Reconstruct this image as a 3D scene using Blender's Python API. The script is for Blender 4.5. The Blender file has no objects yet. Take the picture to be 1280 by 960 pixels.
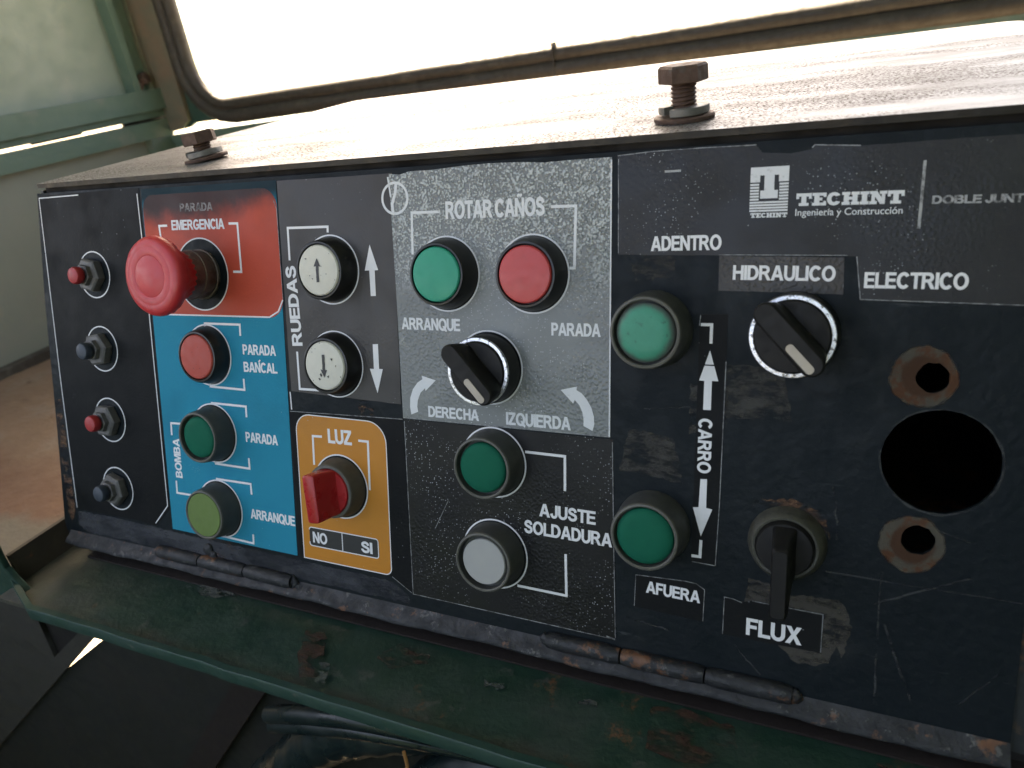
import bpy, bmesh, math, random
from mathutils import Matrix, Vector
random.seed(7)
S = bpy.context.scene
COL = S.collection
R = math.radians

# ---------------------------------------------------------------- camera
cam_d = bpy.data.cameras.new('camera')
cam = bpy.data.objects.new('camera', cam_d)
COL.objects.link(cam)
bx_ = (0.89769785, 0.41647948, -0.14381729)
by_ = (0.06375865, -0.44575497, -0.89288148)
bz_ = (-0.43597409, 0.79236819, -0.42670745)
cam.matrix_world = Matrix(((bx_[0], -by_[0], -bz_[0], 0.44315336),
                           (bx_[1], -by_[1], -bz_[1], -0.28213115),
                           (bx_[2], -by_[2], -bz_[2], 0.0525554),
                           (0, 0, 0, 1)))
cam_d.sensor_width = 36.0
cam_d.lens = 36.0 * 951.438 / 1280
cam_d.clip_start = 0.01
cam_d.clip_end = 3000
cam_d.dof.use_dof = True
cam_d.dof.focus_distance = 0.345
cam_d.dof.aperture_fstop = 15
S.camera = cam

# ---------------------------------------------------------------- world, sun, exposure
SUN_EL, SUN_AZ = R(50), R(-38)          # azimuth from +Y towards +X
w = bpy.data.worlds.new('World')
S.world = w
w.use_nodes = True
nt = w.node_tree
sky = nt.nodes.new('ShaderNodeTexSky')
sky.sky_type = 'NISHITA'
sky.sun_disc = False
sky.sun_elevation = SUN_EL
sky.sun_rotation = SUN_AZ
sky.dust_density = 3.0
sky.air_density = 0.5
sky.ozone_density = 0.3
nt.links.new(sky.outputs[0], nt.nodes['Background'].inputs[0])
nt.nodes['Background'].inputs[1].default_value = 0.12
sun_d = bpy.data.lights.new('sun', 'SUN')
sun_d.energy = 3.5
sun_d.angle = R(0.5)
sun_d.color = (1.0, 0.95, 0.87)
sun = bpy.data.objects.new('sun', sun_d)
COL.objects.link(sun)
sv = Vector((math.sin(SUN_AZ) * math.cos(SUN_EL), math.cos(SUN_AZ) * math.cos(SUN_EL), math.sin(SUN_EL)))
sun.rotation_euler = (-sv).to_track_quat('-Z', 'Y').to_euler()
sun.location = sv * 20
S.view_settings.view_transform = 'Standard'
S.view_settings.look = 'None'
S.view_settings.exposure = 3.12
S.view_settings.gamma = 1.0
S.view_settings.use_white_balance = True      # the phone's white balance for open shade
S.view_settings.white_balance_temperature = 8800
S.view_settings.white_balance_tint = 10
S.cycles.use_denoising = True
S.cycles.max_bounces = 8
S.cycles.sample_clamp_indirect = 6

# ---------------------------------------------------------------- helpers
MM = 0.001
WORLD = {}


def link(name, me, mat=None, parent=None, M=None):
    o = bpy.data.objects.new(name, me)
    COL.objects.link(o)
    M = M if M is not None else Matrix()
    if parent is not None:
        o.parent = parent
        o.matrix_basis = WORLD[parent.name].inverted() @ M
    else:
        o.matrix_basis = M
    WORLD[o.name] = M
    if mat is not None and me is not None:
        for m_ in (mat if isinstance(mat, (list, tuple)) else [mat]):
            me.materials.append(m_)
    return o


def thing(name, label, cat, loc=(0, 0, 0), group=None):
    o = link(name, None, None, None, Matrix.Translation(Vector(loc)))
    o.empty_display_size = 0.05
    o['label'] = label
    o['category'] = cat
    if group:
        o['group'] = group
    return o


def tag(o, label=None, cat=None, group=None, kind=None):
    for k, v_ in (('label', label), ('category', cat), ('group', group), ('kind', kind)):
        if v_:
            o[k] = v_
    return o


def finish(bm, name, smooth=None, bevel=0.0, seg=2, bang=30):
    if bevel > 0:
        ed = [e for e in bm.edges if len(e.link_faces) == 2 and e.calc_face_angle(0) > R(bang)]
        bmesh.ops.bevel(bm, geom=ed, offset=bevel, segments=seg, affect='EDGES', profile=0.6, clamp_overlap=True)
    me = bpy.data.meshes.new(name)
    bmesh.ops.recalc_face_normals(bm, faces=bm.faces)
    bm.to_mesh(me)
    bm.free()
    if smooth is not None:
        me.polygons.foreach_set('use_smooth', [True] * len(me.polygons))
        me.set_sharp_from_angle(angle=R(smooth))
    return me


def add_box(bm, lo, hi):
    vs = [bm.verts.new((x, y, z)) for z in (lo[2], hi[2]) for y in (lo[1], hi[1]) for x in (lo[0], hi[0])]
    for f in ((0, 2, 3, 1), (4, 5, 7, 6), (0, 1, 5, 4), (2, 6, 7, 3), (0, 4, 6, 2), (1, 3, 7, 5)):
        bm.faces.new([vs[i] for i in f])
    return vs


def add_lathe(bm, prof, n=56, jit=None):
    """profile of (r, z); closes on the axis where r = 0"""
    rings = []
    for r, z in prof:
        if r <= 1e-9:
            rings.append([bm.verts.new((0, 0, z))])
        else:
            rings.append([bm.verts.new(((r + (jit(k, z) if jit else 0)) * math.cos(2 * math.pi * k / n),
                                        (r + (jit(k, z) if jit else 0)) * math.sin(2 * math.pi * k / n), z)) for k in range(n)])
    for a, b in zip(rings, rings[1:]):
        if len(a) == 1 and len(b) == 1:
            continue
        for k in range(n):
            k2 = (k + 1) % n
            if len(a) == 1:
                bm.faces.new((a[0], b[k], b[k2]))
            elif len(b) == 1:
                bm.faces.new((a[k], b[0], a[k2]))
            else:
                bm.faces.new((a[k], b[k], b[k2], a[k2]))


def add_tube(bm, pts, rad, n=14, cap=True):
    pts = [Vector(p) for p in pts]
    rs = rad if isinstance(rad, (list, tuple)) else [rad] * len(pts)
    up = Vector((0, 0, 1))
    rings = []
    for i, p in enumerate(pts):
        t = (pts[min(i + 1, len(pts) - 1)] - pts[max(i - 1, 0)]).normalized()
        if abs(t.dot(up)) > 0.95:
            up = Vector((0, 1, 0))
        a = t.cross(up).normalized()
        b = a.cross(t).normalized()
        up = b
        rings.append([bm.verts.new(p + (a * math.cos(2 * math.pi * k / n) + b * math.sin(2 * math.pi * k / n)) * rs[i]) for k in range(n)])
    for A, Bq in zip(rings, rings[1:]):
        for k in range(n):
            bm.faces.new((A[k], A[(k + 1) % n], Bq[(k + 1) % n], Bq[k]))
    if cap:
        bm.faces.new(rings[0][::-1])
        bm.faces.new(rings[-1])


def smoothpath(pts, k=6):
    pts = [Vector(p) for p in pts]
    out = []
    P = [pts[0]] + pts + [pts[-1]]
    for i in range(1, len(P) - 2):
        p0, p1, p2, p3 = P[i - 1], P[i], P[i + 1], P[i + 2]
        for s in range(k):
            t = s / k
            out.append(0.5 * ((2 * p1) + (-p0 + p2) * t + (2 * p0 - 5 * p1 + 4 * p2 - p3) * t * t + (-p0 + 3 * p1 - 3 * p2 + p3) * t ** 3))
    out.append(pts[-1])
    return out


def circle(c, r, n=64, jit=0.0):
    return [(c[0] + (r + random.uniform(-jit, jit)) * math.cos(2 * math.pi * k / n),
             c[1] + (r + random.uniform(-jit, jit)) * math.sin(2 * math.pi * k / n)) for k in range(n)]


def rrect(x0, y0, x1, y1, rr, n=8):
    """rr: radii for corners (x0,y0) (x1,y0) (x1,y1) (x0,y1)"""
    out = []
    for (cx, cy, sx, sy, a0, r) in ((x0, y0, 1, 1, 180, rr[0]), (x1, y0, -1, 1, 270, rr[1]), (x1, y1, -1, -1, 0, rr[2]), (x0, y1, 1, -1, 90, rr[3])):
        if r <= 0:
            out.append((cx, cy))
            continue
        for k in range(n + 1):
            a = R(a0 + 90 * k / n)
            out.append((cx + sx * r + r * math.cos(a), cy + sy * r + r * math.sin(a)))
    return out


def rough_line(p, step=1.5, amp=0.25):
    """closed polygon with uneven edges"""
    out = []
    for a, b in zip(p, p[1:] + p[:1]):
        L = math.dist(a, b)
        n = max(1, int(L / step))
        nx, ny = (b[1] - a[1]) / max(L, 1e-6), -(b[0] - a[0]) / max(L, 1e-6)
        for k in range(n):
            t = k / n
            j = random.uniform(-amp, amp)
            out.append((a[0] + (b[0] - a[0]) * t + nx * j, a[1] + (b[1] - a[1]) * t + ny * j))
    return out


def sheet(loops, z0, z1):
    """flat sheet from 2D loops (the first is the outline, others holes); coordinates (u, v) in mm with v down"""
    cu = bpy.data.curves.new('c', 'CURVE')
    cu.dimensions = '2D'
    cu.fill_mode = 'BOTH'
    cu.extrude = (z1 - z0) / 2 * MM
    for lp in loops:
        sp = cu.splines.new('POLY')
        sp.points.add(len(lp) - 1)
        for q, (x, y) in zip(sp.points, lp):
            q.co = (x * MM, -y * MM, 0, 1)
        sp.use_cyclic_u = True
    o = bpy.data.objects.new('c', cu)
    me = bpy.data.meshes.new_from_object(o)
    bpy.data.objects.remove(o)
    bpy.data.curves.remove(cu)
    me.transform(Matrix.Translation((0, 0, (z0 + z1) / 2 * MM)))
    me.materials.clear()
    return me


def stroke(pts, wd):
    """outline of an open polyline with mitred corners"""
    L, Rr = [], []
    n = len(pts)
    for i in range(n):
        d0 = Vector(pts[i]) - Vector(pts[i - 1]) if i > 0 else None
        d1 = Vector(pts[i + 1]) - Vector(pts[i]) if i < n - 1 else None
        d0 = d0.normalized() if d0 else d1.normalized()
        d1 = d1.normalized() if d1 else d0
        n0, n1 = Vector((-d0.y, d0.x)), Vector((-d1.y, d1.x))
        m = (n0 + n1)
        m = m.normalized() if m.length > 1e-6 else n0
        k = wd / 2 / max(0.3, m.dot(n0))
        L.append((pts[i][0] + m.x * k, pts[i][1] + m.y * k))
        Rr.append((pts[i][0] - m.x * k, pts[i][1] - m.y * k))
    return L + Rr[::-1]


def join(meshes, name):
    bm = bmesh.new()
    for m_ in meshes:
        bm.from_mesh(m_)
        bpy.data.meshes.remove(m_)
    me = bpy.data.meshes.new(name)
    bm.to_mesh(me)
    bm.free()
    return me


def font_mesh(body, off):
    cu = bpy.data.curves.new('t', 'FONT')
    cu.body = body
    cu.offset = off
    cu.resolution_u = 4
    cu.extrude = 0.01
    o = bpy.data.objects.new('t', cu)
    me = bpy.data.meshes.new_from_object(o)
    bpy.data.objects.remove(o)
    bpy.data.curves.remove(cu)
    me.materials.clear()
    return me


def arc(cx, cy, rx, ry, a0, a1, n=9):
    return [(cx + rx * math.cos(R(a0 + (a1 - a0) * k / n)), cy + ry * math.sin(R(a0 + (a1 - a0) * k / n))) for k in range(n + 1)]


N_OUT = [(0, 0), (0, 100), (21, 100), (64, 35), (64, 100), (84, 100), (84, 0), (63, 0), (20, 65), (20, 0)]
SANS = {
    'A': (94, [[(0, 0), (22, 0), (29, 22), (65, 22), (72, 0), (94, 0), (59, 100), (35, 100)], [(34.5, 39), (59.5, 39), (47, 78)]]),
    'B': (82, [[(0, 0), (0, 100)] + arc(46, 75.5, 30, 24.5, 90, -58) + arc(48, 28.5, 34, 28.5, 57, -90), [(20, 83), (20, 61)] + arc(42, 72, 14, 11, -90, 90), [(20, 45), (20, 17)] + arc(44, 31, 17, 14, -90, 90)]),
    'C': (88, [arc(47, 50, 47, 52, 40, 318, 24) + arc(47, 50, 25, 33, 314, 44, 20)]),
    'D': (86, [[(0, 0), (0, 100)] + arc(38, 50, 48, 50, 90, -90, 16), [(20, 83), (20, 17)] + arc(36, 50, 28, 33, -90, 90, 14)]),
    'E': (74, [[(0, 0), (0, 100), (72, 100), (72, 83), (20, 83), (20, 60), (68, 60), (68, 43.5), (20, 43.5), (20, 17), (74, 17), (74, 0)]]),
    'F': (68, [[(0, 0), (0, 100), (68, 100), (68, 83), (20, 83), (20, 59), (61, 59), (61, 42), (20, 42), (20, 0)]]),
    'G': (94, [arc(48, 50, 48, 52, 42, 312, 22) + [(94, 15), (94, 55), (50, 55), (50, 38), (73, 38), (73, 24)] + arc(48, 50, 26, 34, 302, 46, 18)]),
    'H': (84, [[(0, 0), (0, 100), (20, 100), (20, 60.5), (64, 60.5), (64, 100), (84, 100), (84, 0), (64, 0), (64, 43), (20, 43), (20, 0)]]),
    'I': (21, [[(0, 0), (0, 100), (21, 100), (21, 0)]]),
    'J': (64, [[(44, 100), (64, 100)] + arc(32, 32, 32, 34, 0, -176, 14) + [(19, 35)] + arc(32, 33, 12, 18, 184, 360, 10)]),
    'L': (70, [[(0, 0), (0, 99), (20, 99), (20, 17), (70, 17), (70, 0)]]),
    'M': (96, [[(0, 0), (0, 100), (30, 100), (48, 32), (66, 100), (96, 100), (96, 0), (77, 0), (77, 79), (57, 0), (39, 0), (19, 79), (19, 0)]]),
    'N': (84, [N_OUT]),
    'Ñ': (84, [N_OUT, stroke([(22, 110), (32, 119), (42, 118), (52, 112), (62, 120)], 10)]),
    'O': (99, [arc(49.5, 50, 49.5, 52, 0, 360, 36)[:-1], arc(49.5, 50, 28, 35, 0, 360, 30)[:-1]]),
    'Q': (99, [arc(49.5, 50, 49.5, 52, -38, 290, 32) + [(80, -2), (94, -11), (101, 3), (92, 10)], arc(49.5, 50, 28, 35, -30, 300, 24) + [(60, 24), (53, 33), (62, 38), (70, 32)]]),
    'P': (76, [[(0, 0), (0, 100)] + arc(42, 69, 34, 31, 90, -90, 14) + [(20, 38), (20, 0)], [(20, 83), (20, 54.5)] + arc(40, 68.7, 15, 14.3, -90, 90)]),
    'R': (88, [[(0, 0), (0, 100)] + arc(46, 71, 33, 29, 90, -68, 12) + [(67, 36), (89, 0), (65, 0), (47, 30), (38, 41), (20, 41), (20, 0)], [(20, 83), (20, 58)] + arc(43, 70.5, 15, 12.5, -90, 90)]),
    'S': (78, [stroke([(p.x, p.y) for p in smoothpath([(66.5, 70, 0), (60, 84, 0), (46, 91.5, 0), (30, 91, 0), (16, 83, 0), (13, 71, 0), (21, 60, 0), (38, 53.5, 0), (56, 47, 0), (67.5, 37, 0), (66.5, 21, 0), (54, 11, 0), (37, 8.5, 0), (21, 13, 0), (11, 25, 0), (9.5, 31, 0)], 4)], 19)]),
    'T': (78, [[(29, 0), (29, 83), (0, 83), (0, 100), (78, 100), (78, 83), (49, 83), (49, 0)]]),
    'U': (82, [[(0, 100), (20, 100)] + arc(41, 37, 21, 21, 180, 360, 12) + [(62, 100), (82, 100)] + arc(41, 37, 41, 39, 0, -180, 18)]),
    'X': (90, [[(0, 0), (33, 52), (3, 100), (28, 100), (45, 69), (62, 100), (87, 100), (57, 52), (90, 0), (65, 0), (45, 34), (25, 0)]]),
    'Z': (76, [[(2, 100), (74, 100), (74, 84), (26, 17), (76, 17), (76, 0), (0, 0), (0, 16), (47, 83), (2, 83)]]),
}


def fatten(lp, d):
    """move a closed outline outwards (d > 0) or inwards by d"""
    n = len(lp)
    ar = sum(lp[i][0] * lp[(i + 1) % n][1] - lp[(i + 1) % n][0] * lp[i][1] for i in range(n))
    sg = 1 if ar > 0 else -1
    out = []
    for i in range(n):
        a, b, c = Vector(lp[i - 1]), Vector(lp[i]), Vector(lp[(i + 1) % n])
        d0, d1 = (b - a), (c - b)
        if d0.length < 1e-9 or d1.length < 1e-9:
            out.append(tuple(b))
            continue
        d0.normalize()
        d1.normalize()
        n0, n1 = Vector((d0.y, -d0.x)) * sg, Vector((d1.y, -d1.x)) * sg
        m = n0 + n1
        if m.length < 1e-6:
            out.append(tuple(b))
            continue
        m.normalize()
        k = d / max(0.55, m.dot(n0))
        out.append((b.x + m.x * k, b.y + m.y * k))
    return out


def text(body, pos, ang, L, h, z, off=0.03, ref='H'):
    ca, sa = math.cos(R(ang)), math.sin(R(ang))
    if body.upper() != body:                    # light lower-case line: the built-in font
        r_ = font_mesh(ref, off)
        y0, y1 = min(v.co.y for v in r_.vertices), max(v.co.y for v in r_.vertices)
        bpy.data.meshes.remove(r_)
        me = font_mesh(body, off)
        x0, x1 = min(v.co.x for v in me.vertices), max(v.co.x for v in me.vertices)
        for v in me.vertices:
            s = (v.co.x - x0) / (x1 - x0) * L
            t = (v.co.y - y0) / (y1 - y0) * h
            zz = z + (0.05 if v.co.z > 0 else 0.0)
            v.co = ((pos[0] + s * ca - t * sa) * MM, (-pos[1] + s * sa + t * ca) * MM, zz * MM)
        return me
    x, gl = 0.0, []
    for c in body:
        if c == ' ':
            x += 24
            continue
        wd, lps = SANS[c]
        gl += [(i_ == 0 or (c == 'Ñ'), [(x + a, b) for a, b in lp]) for i_, lp in enumerate(lps)]
        x += wd + (6 if c not in 'LT' else 4)
    W_ = max(a for _, lp in gl for a, b in lp)
    loops = []
    for outer, lp in gl:
        lp = fatten([(a / W_ * L, b / 100 * h) for a, b in lp], (0.011 if outer else -0.011) * h * off / 0.025)
        loops.append([(pos[0] + s * ca - t * sa, pos[1] - s * sa - t * ca) for s, t in lp])
    return sheet(loops, z, z + 0.05)


SLAB = {
    'T': (11, [(0, 10), (11, 10), (11, 5.6), (9, 5.6), (9, 7.4), (7.3, 7.4), (7.3, 2.3), (9, 2.3), (9, 0), (2, 0), (2, 2.3), (3.7, 2.3), (3.7, 7.4), (2, 7.4), (2, 5.6), (0, 5.6)]),
    'E': (10, [(0, 10), (10, 10), (10, 6.6), (8.1, 6.6), (8.1, 7.7), (5.2, 7.7), (5.2, 6.2), (7.2, 6.2), (7.2, 4), (5.2, 4), (5.2, 2.3), (8.1, 2.3), (8.1, 3.5), (10, 3.5), (10, 0), (0, 0), (0, 2.3), (1.5, 2.3), (1.5, 7.7), (0, 7.7)]),
    'C': (10, [(5 + 5 * math.cos(R(a)), 5 + 5.2 * math.sin(R(a))) for a in range(32, 333, 15)] + [(5 + 1.9 * math.cos(R(a)), 5 + 2.6 * math.sin(R(a))) for a in range(318, 40, -15)]),
    'H': (12, [(0, 10), (5.6, 10), (5.6, 7.7), (4.8, 7.7), (4.8, 6.2), (7.2, 6.2), (7.2, 7.7), (6.4, 7.7), (6.4, 10), (12, 10), (12, 7.7), (10.7, 7.7), (10.7, 2.3), (12, 2.3), (12, 0), (6.4, 0), (6.4, 2.3), (7.2, 2.3), (7.2, 3.9), (4.8, 3.9), (4.8, 2.3), (5.6, 2.3), (5.6, 0), (0, 0), (0, 2.3), (1.3, 2.3), (1.3, 7.7), (0, 7.7)]),
    'I': (6, [(0, 10), (6, 10), (6, 7.7), (4.8, 7.7), (4.8, 2.3), (6, 2.3), (6, 0), (0, 0), (0, 2.3), (1.2, 2.3), (1.2, 7.7), (0, 7.7)]),
    'N': (11.5, [(0, 10), (4.8, 10), (8, 5.0), (8, 7.7), (6.6, 7.7), (6.6, 10), (11.5, 10), (11.5, 7.7), (10.3, 7.7), (10.3, 0), (7.2, 0), (3.6, 5.8), (3.6, 2.3), (5, 2.3), (5, 0), (0, 0), (0, 2.3), (1.2, 2.3), (1.2, 7.7), (0, 7.7)]),
}


def slab_text(body, pos, ang, L, h, z, gap=0.45):
    W_ = sum(SLAB[c][0] for c in body) + gap * (len(body) - 1)
    ca, sa = math.cos(R(ang)), math.sin(R(ang))
    out, x = [], 0.0
    for c in body:
        wd, p = SLAB[c]
        q = []
        for (a, b) in p:
            s, t = (x + a) / W_ * L, b / 10 * h
            q.append((pos[0] + s * ca - t * sa, pos[1] - s * sa - t * ca))
        out.append(sheet([q], z, z + 0.05))
        x += wd + gap
    return out


# ---------------------------------------------------------------- materials
class G:
    """small node-graph helper"""

    def __init__(self, name):
        self.m = bpy.data.materials.new(name)
        self.m.use_nodes = True
        self.t = self.m.node_tree
        self.b = self.t.nodes['Principled BSDF']
        tc = self.n('ShaderNodeTexCoord')
        oi = self.n('ShaderNodeObjectInfo')
        ad = self.n('ShaderNodeVectorMath', operation='ADD')
        self.obj = tc.outputs['Object']
        sc_ = self.n('ShaderNodeVectorMath', operation='SCALE')
        self.l(oi.outputs['Random'], sc_.inputs['Scale'])
        sc_.inputs[0].default_value = (3.1, 2.3, 1.7)
        self.l(self.obj, ad.inputs[0])
        self.l(sc_.outputs[0], ad.inputs[1])
        self.co = ad.outputs[0]
        self.normal = None

    def n(self, ty, **k):
        q = self.t.nodes.new(ty)
        for a, b in k.items():
            setattr(q, a, b)
        return q

    def l(self, a, b):
        self.t.links.new(a, b)

    def noise(self, scale, detail=4, rough=0.55, stretch=None, fixed=False):
        q = self.n('ShaderNodeTexNoise')
        q.inputs['Scale'].default_value = scale
        q.inputs['Detail'].default_value = detail
        q.inputs['Roughness'].default_value = rough
        src = self.obj if fixed else self.co
        if stretch:
            mp = self.n('ShaderNodeMapping')
            mp.inputs['Scale'].default_value = stretch
            self.l(src, mp.inputs['Vector'])
            src = mp.outputs[0]
        self.l(src, q.inputs['Vector'])
        return q.outputs['Fac']

    def voro(self, scale, feature='F1', rnd=1.0):
        q = self.n('ShaderNodeTexVoronoi', feature=feature)
        q.inputs['Scale'].default_value = scale
        q.inputs['Randomness'].default_value = rnd
        self.l(self.co, q.inputs['Vector'])
        return q

    def ramp(self, v, lo, hi, a=0.0, b=1.0):
        q = self.n('ShaderNodeMapRange', interpolation_type='SMOOTHSTEP')
        q.inputs[1].default_value, q.inputs[2].default_value = lo, hi
        q.inputs[3].default_value, q.inputs[4].default_value = a, b
        self.l(v, q.inputs[0])
        return q.outputs[0]

    def math(self, op, a, b=None):
        q = self.n('ShaderNodeMath', operation=op)
        for i, x in enumerate((a, b)):
            if x is None:
                continue
            if isinstance(x, (int, float)):
                q.inputs[i].default_value = x
            else:
                self.l(x, q.inputs[i])
        return q.outputs[0]

    def mix(self, f, a, b):
        q = self.n('ShaderNodeMix', data_type='RGBA')
        if isinstance(f, (int, float)):
            q.inputs[0].default_value = f
        else:
            self.l(f, q.inputs[0])
        for i, x in ((6, a), (7, b)):
            if isinstance(x, tuple):
                q.inputs[i].default_value = (*x, 1)
            else:
                self.l(x, q.inputs[i])
        return q.outputs[2]

    def axis(self, k, src=None):
        q = self.n('ShaderNodeSeparateXYZ')
        self.l(src or self.obj, q.inputs[0])
        return q.outputs[k]

    def col(self, c):
        if isinstance(c, tuple):
            self.b.inputs['Base Color'].default_value = (*c, 1)
        else:
            self.l(c, self.b.inputs['Base Color'])

    def set(self, k, v):
        if isinstance(v, (int, float)):
            self.b.inputs[k].default_value = v
        elif isinstance(v, tuple):
            self.b.inputs[k].default_value = v
        else:
            self.l(v, self.b.inputs[k])

    def bump(self, h, dist, strength=1.0):
        q = self.n('ShaderNodeBump')
        q.inputs['Distance'].default_value = dist
        q.inputs['Strength'].default_value = strength
        self.l(h, q.inputs['Height'])
        if self.normal:
            self.l(self.normal, q.inputs['Normal'])
        self.normal = q.outputs[0]
        self.l(self.normal, self.b.inputs['Normal'])


def specks(g, scale, size, lo, hi, mask_scale=25):
    """small pale droplets and dust flecks, thick in places"""
    v = g.voro(scale)
    d = g.ramp(v.outputs['Distance'], size * 0.55, size, 1, 0)
    keep = g.ramp(g.axis(0, v.outputs['Color']), 0.35, 0.55)
    m = g.ramp(g.noise(mask_scale, 3), lo, hi)
    return g.math('MULTIPLY', g.math('MULTIPLY', d, keep), m)


def vinyl(name, c1, c2, rough=0.38, bub=0.5, fleck=(0.52, 0.70), fleck_col=(0.42, 0.44, 0.46), grime=(0.05, 0.05, 0.05), grime_amt=0.35, spec=0.32):
    g = G(name)
    base = g.mix(g.noise(60, 6, 0.6), c1, c2)
    base = g.mix(g.math('MULTIPLY', g.ramp(g.noise(22, 5, 0.65), 0.48, 0.75), grime_amt), base, grime)
    s = specks(g, 900, 0.27, *fleck)
    base = g.mix(g.math('MULTIPLY', s, 0.85), base, fleck_col)
    s2 = specks(g, 260, 0.085, 0.46, 0.66, 11)
    base = g.mix(g.math('MULTIPLY', s2, 0.55), base, fleck_col)
    g.col(base)
    g.set('Roughness', g.ramp(g.noise(45, 4), 0.3, 0.75, rough - 0.08, rough + 0.14))
    g.set('Specular IOR Level', spec)
    v = g.voro(760, 'SMOOTH_F1')
    m = g.ramp(g.noise(16, 3), 0.42, 0.70)
    h = g.math('MULTIPLY', g.ramp(v.outputs['Distance'], 0.15, 0.6, 1, 0), m)
    g.bump(h, 0.00016 * bub)
    g.bump(g.noise(900, 3, 0.6), 0.00006)
    g.bump(g.noise(35, 3), 0.0003)
    return g


def paint(name, c1, c2, chips=None, rust=0.0, rough=0.45, scale=9, dust=None, bump=0.00015, dust_rng=(0.5, 0.75), metal=0.0, chip_rng=(0.60, 0.66), bscale=320):
    g = G(name)
    base = g.mix(g.noise(scale, 6, 0.6), c1, c2)
    if dust:
        base = g.mix(g.ramp(g.noise(scale * 1.7, 7, 0.65), *dust_rng), base, dust)
    if chips:
        base = g.mix(g.ramp(g.noise(scale * 5, 7, 0.7), *chip_rng), base, chips)
    if rust > 0:
        rc = g.mix(g.noise(120, 5, 0.7), (0.085, 0.030, 0.014), (0.19, 0.085, 0.04))
        base = g.mix(g.ramp(g.noise(scale * 2.6, 7, 0.68), 0.70 - 0.22 * rust, 0.76 - 0.16 * rust), base, rc)
    g.col(base)
    g.set('Roughness', g.ramp(g.noise(scale * 6, 5), 0.3, 0.75, rough - 0.1, rough + 0.2))
    g.set('Metallic', metal)
    g.bump(g.noise(bscale, 5, 0.6), bump)
    g.bump(g.noise(scale * 5, 5, 0.6), bump * 3)
    return g


def plastic(name, c, rough=0.35, dirt=(0.06, 0.055, 0.05), amt=0.25, trans=0.0, spec=0.5, pits=None):
    g = G(name)
    base = g.mix(g.math('MULTIPLY', g.ramp(g.noise(170, 6, 0.65), 0.42, 0.78), amt), c, dirt)
    if pits:
        v = g.voro(430)
        d = g.ramp(v.outputs['Distance'], 0.09, 0.16, 1, 0)
        keep = g.ramp(g.axis(0, v.outputs['Color']), 0.66, 0.70)
        base = g.mix(g.math('MULTIPLY', d, keep), base, pits)
    g.col(base)
    g.set('Roughness', g.ramp(g.noise(220, 4), 0.3, 0.7, rough - 0.06, rough + 0.12))
    g.set('Specular IOR Level', spec)
    if trans:
        g.set('Subsurface Weight', trans)
        g.set('Subsurface Radius', (c[0] * 0.01 + 0.0005, c[1] * 0.01 + 0.0005, c[2] * 0.01 + 0.0005))
    g.bump(g.noise(700, 4), 0.00004)
    return g.m


def rusty(name, c1=(0.066, 0.037, 0.029), c2=(0.135, 0.082, 0.062), c3=(0.115, 0.105, 0.096), rough=0.7, metal=0.25, amt=(0.55, 0.75)):
    g = G(name)
    base = g.mix(g.noise(300, 6, 0.7), c1, c2)
    base = g.mix(g.ramp(g.noise(140, 5), *amt), base, c3)
    g.col(base)
    g.set('Roughness', g.ramp(g.noise(250, 4), 0.3, 0.7, rough - 0.15, rough + 0.15))
    g.set('Metallic', metal)
    g.bump(g.noise(900, 5, 0.7), 0.0003)
    return g.m


# panel paint: dark blue-black hammered enamel, scuffed
g = paint('dark_enamel', (0.0062, 0.0102, 0.0132), (0.010, 0.0145, 0.0178), rough=0.42, scale=14, dust=(0.024, 0.027, 0.028), dust_rng=(0.55, 0.85))
sc1 = g.noise(60, 6, 0.75, (0.25, 3.0, 1))
g.col(g.mix(g.math('MULTIPLY', g.ramp(sc1, 0.66, 0.74), 0.5), g.b.inputs['Base Color'].links[0].from_socket, (0.10, 0.11, 0.115)))
v = g.voro(300, 'SMOOTH_F1')
g.bump(v.outputs['Distance'], 0.00016)
g.set('Specular IOR Level', 0.12)
ENAMEL = g.m
g = paint('worn_blue_metal', (0.007, 0.0085, 0.0105), (0.014, 0.016, 0.019), chips=(0.085, 0.083, 0.080), rust=0.62, rough=0.55, scale=30, chip_rng=(0.57, 0.66), bump=0.0003, bscale=420)
WORN = g.m
g = paint('case_interior', (0.006, 0.005, 0.005), (0.010, 0.008, 0.007), rough=0.8)
INSIDE = g.m
g = paint('case_paint', (0.010, 0.014, 0.017), (0.020, 0.024, 0.026), chips=(0.05, 0.035, 0.025), rust=0.75, rough=0.5, scale=20)
CASE = g.m
# lid: dusty grey-brown enamel with bands of matt grit
g = G('lid_enamel')
base = g.mix(g.noise(7, 6, 0.6, (1, 3, 1)), (0.136, 0.136, 0.139), (0.172, 0.171, 0.173))
base = g.mix(g.ramp(g.noise(14, 6, 0.7, (1, 2.5, 1)), 0.52, 0.72), base, (0.185, 0.172, 0.165))
grit = g.math('MULTIPLY', g.ramp(g.noise(850, 3, 0.65), 0.49, 0.58), g.ramp(g.noise(13, 5, 0.6, (0.6, 2.4, 1)), 0.36, 0.58))
pit = g.math('MULTIPLY', g.ramp(g.noise(700, 4, 0.7), 0.66, 0.72), g.ramp(g.noise(9, 3), 0.45, 0.6))
g.col(g.mix(pit, g.mix(g.math('MULTIPLY', grit, 0.8), base, (0.08, 0.062, 0.054)), (0.04, 0.03, 0.027)))
g.set('Roughness', g.math('ADD', g.ramp(g.noise(24, 5, 0.6, (1, 2.5, 1)), 0.35, 0.7, 0.30, 0.46), g.math('MULTIPLY', grit, 0.35)))
g.set('Specular IOR Level', g.math('SUBTRACT', 0.22, g.math('MULTIPLY', grit, 0.215)))
g.bump(g.noise(1300, 3, 0.6), 0.00006)
g.bump(g.noise(18, 4), 0.0003)
LID = g.m
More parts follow.
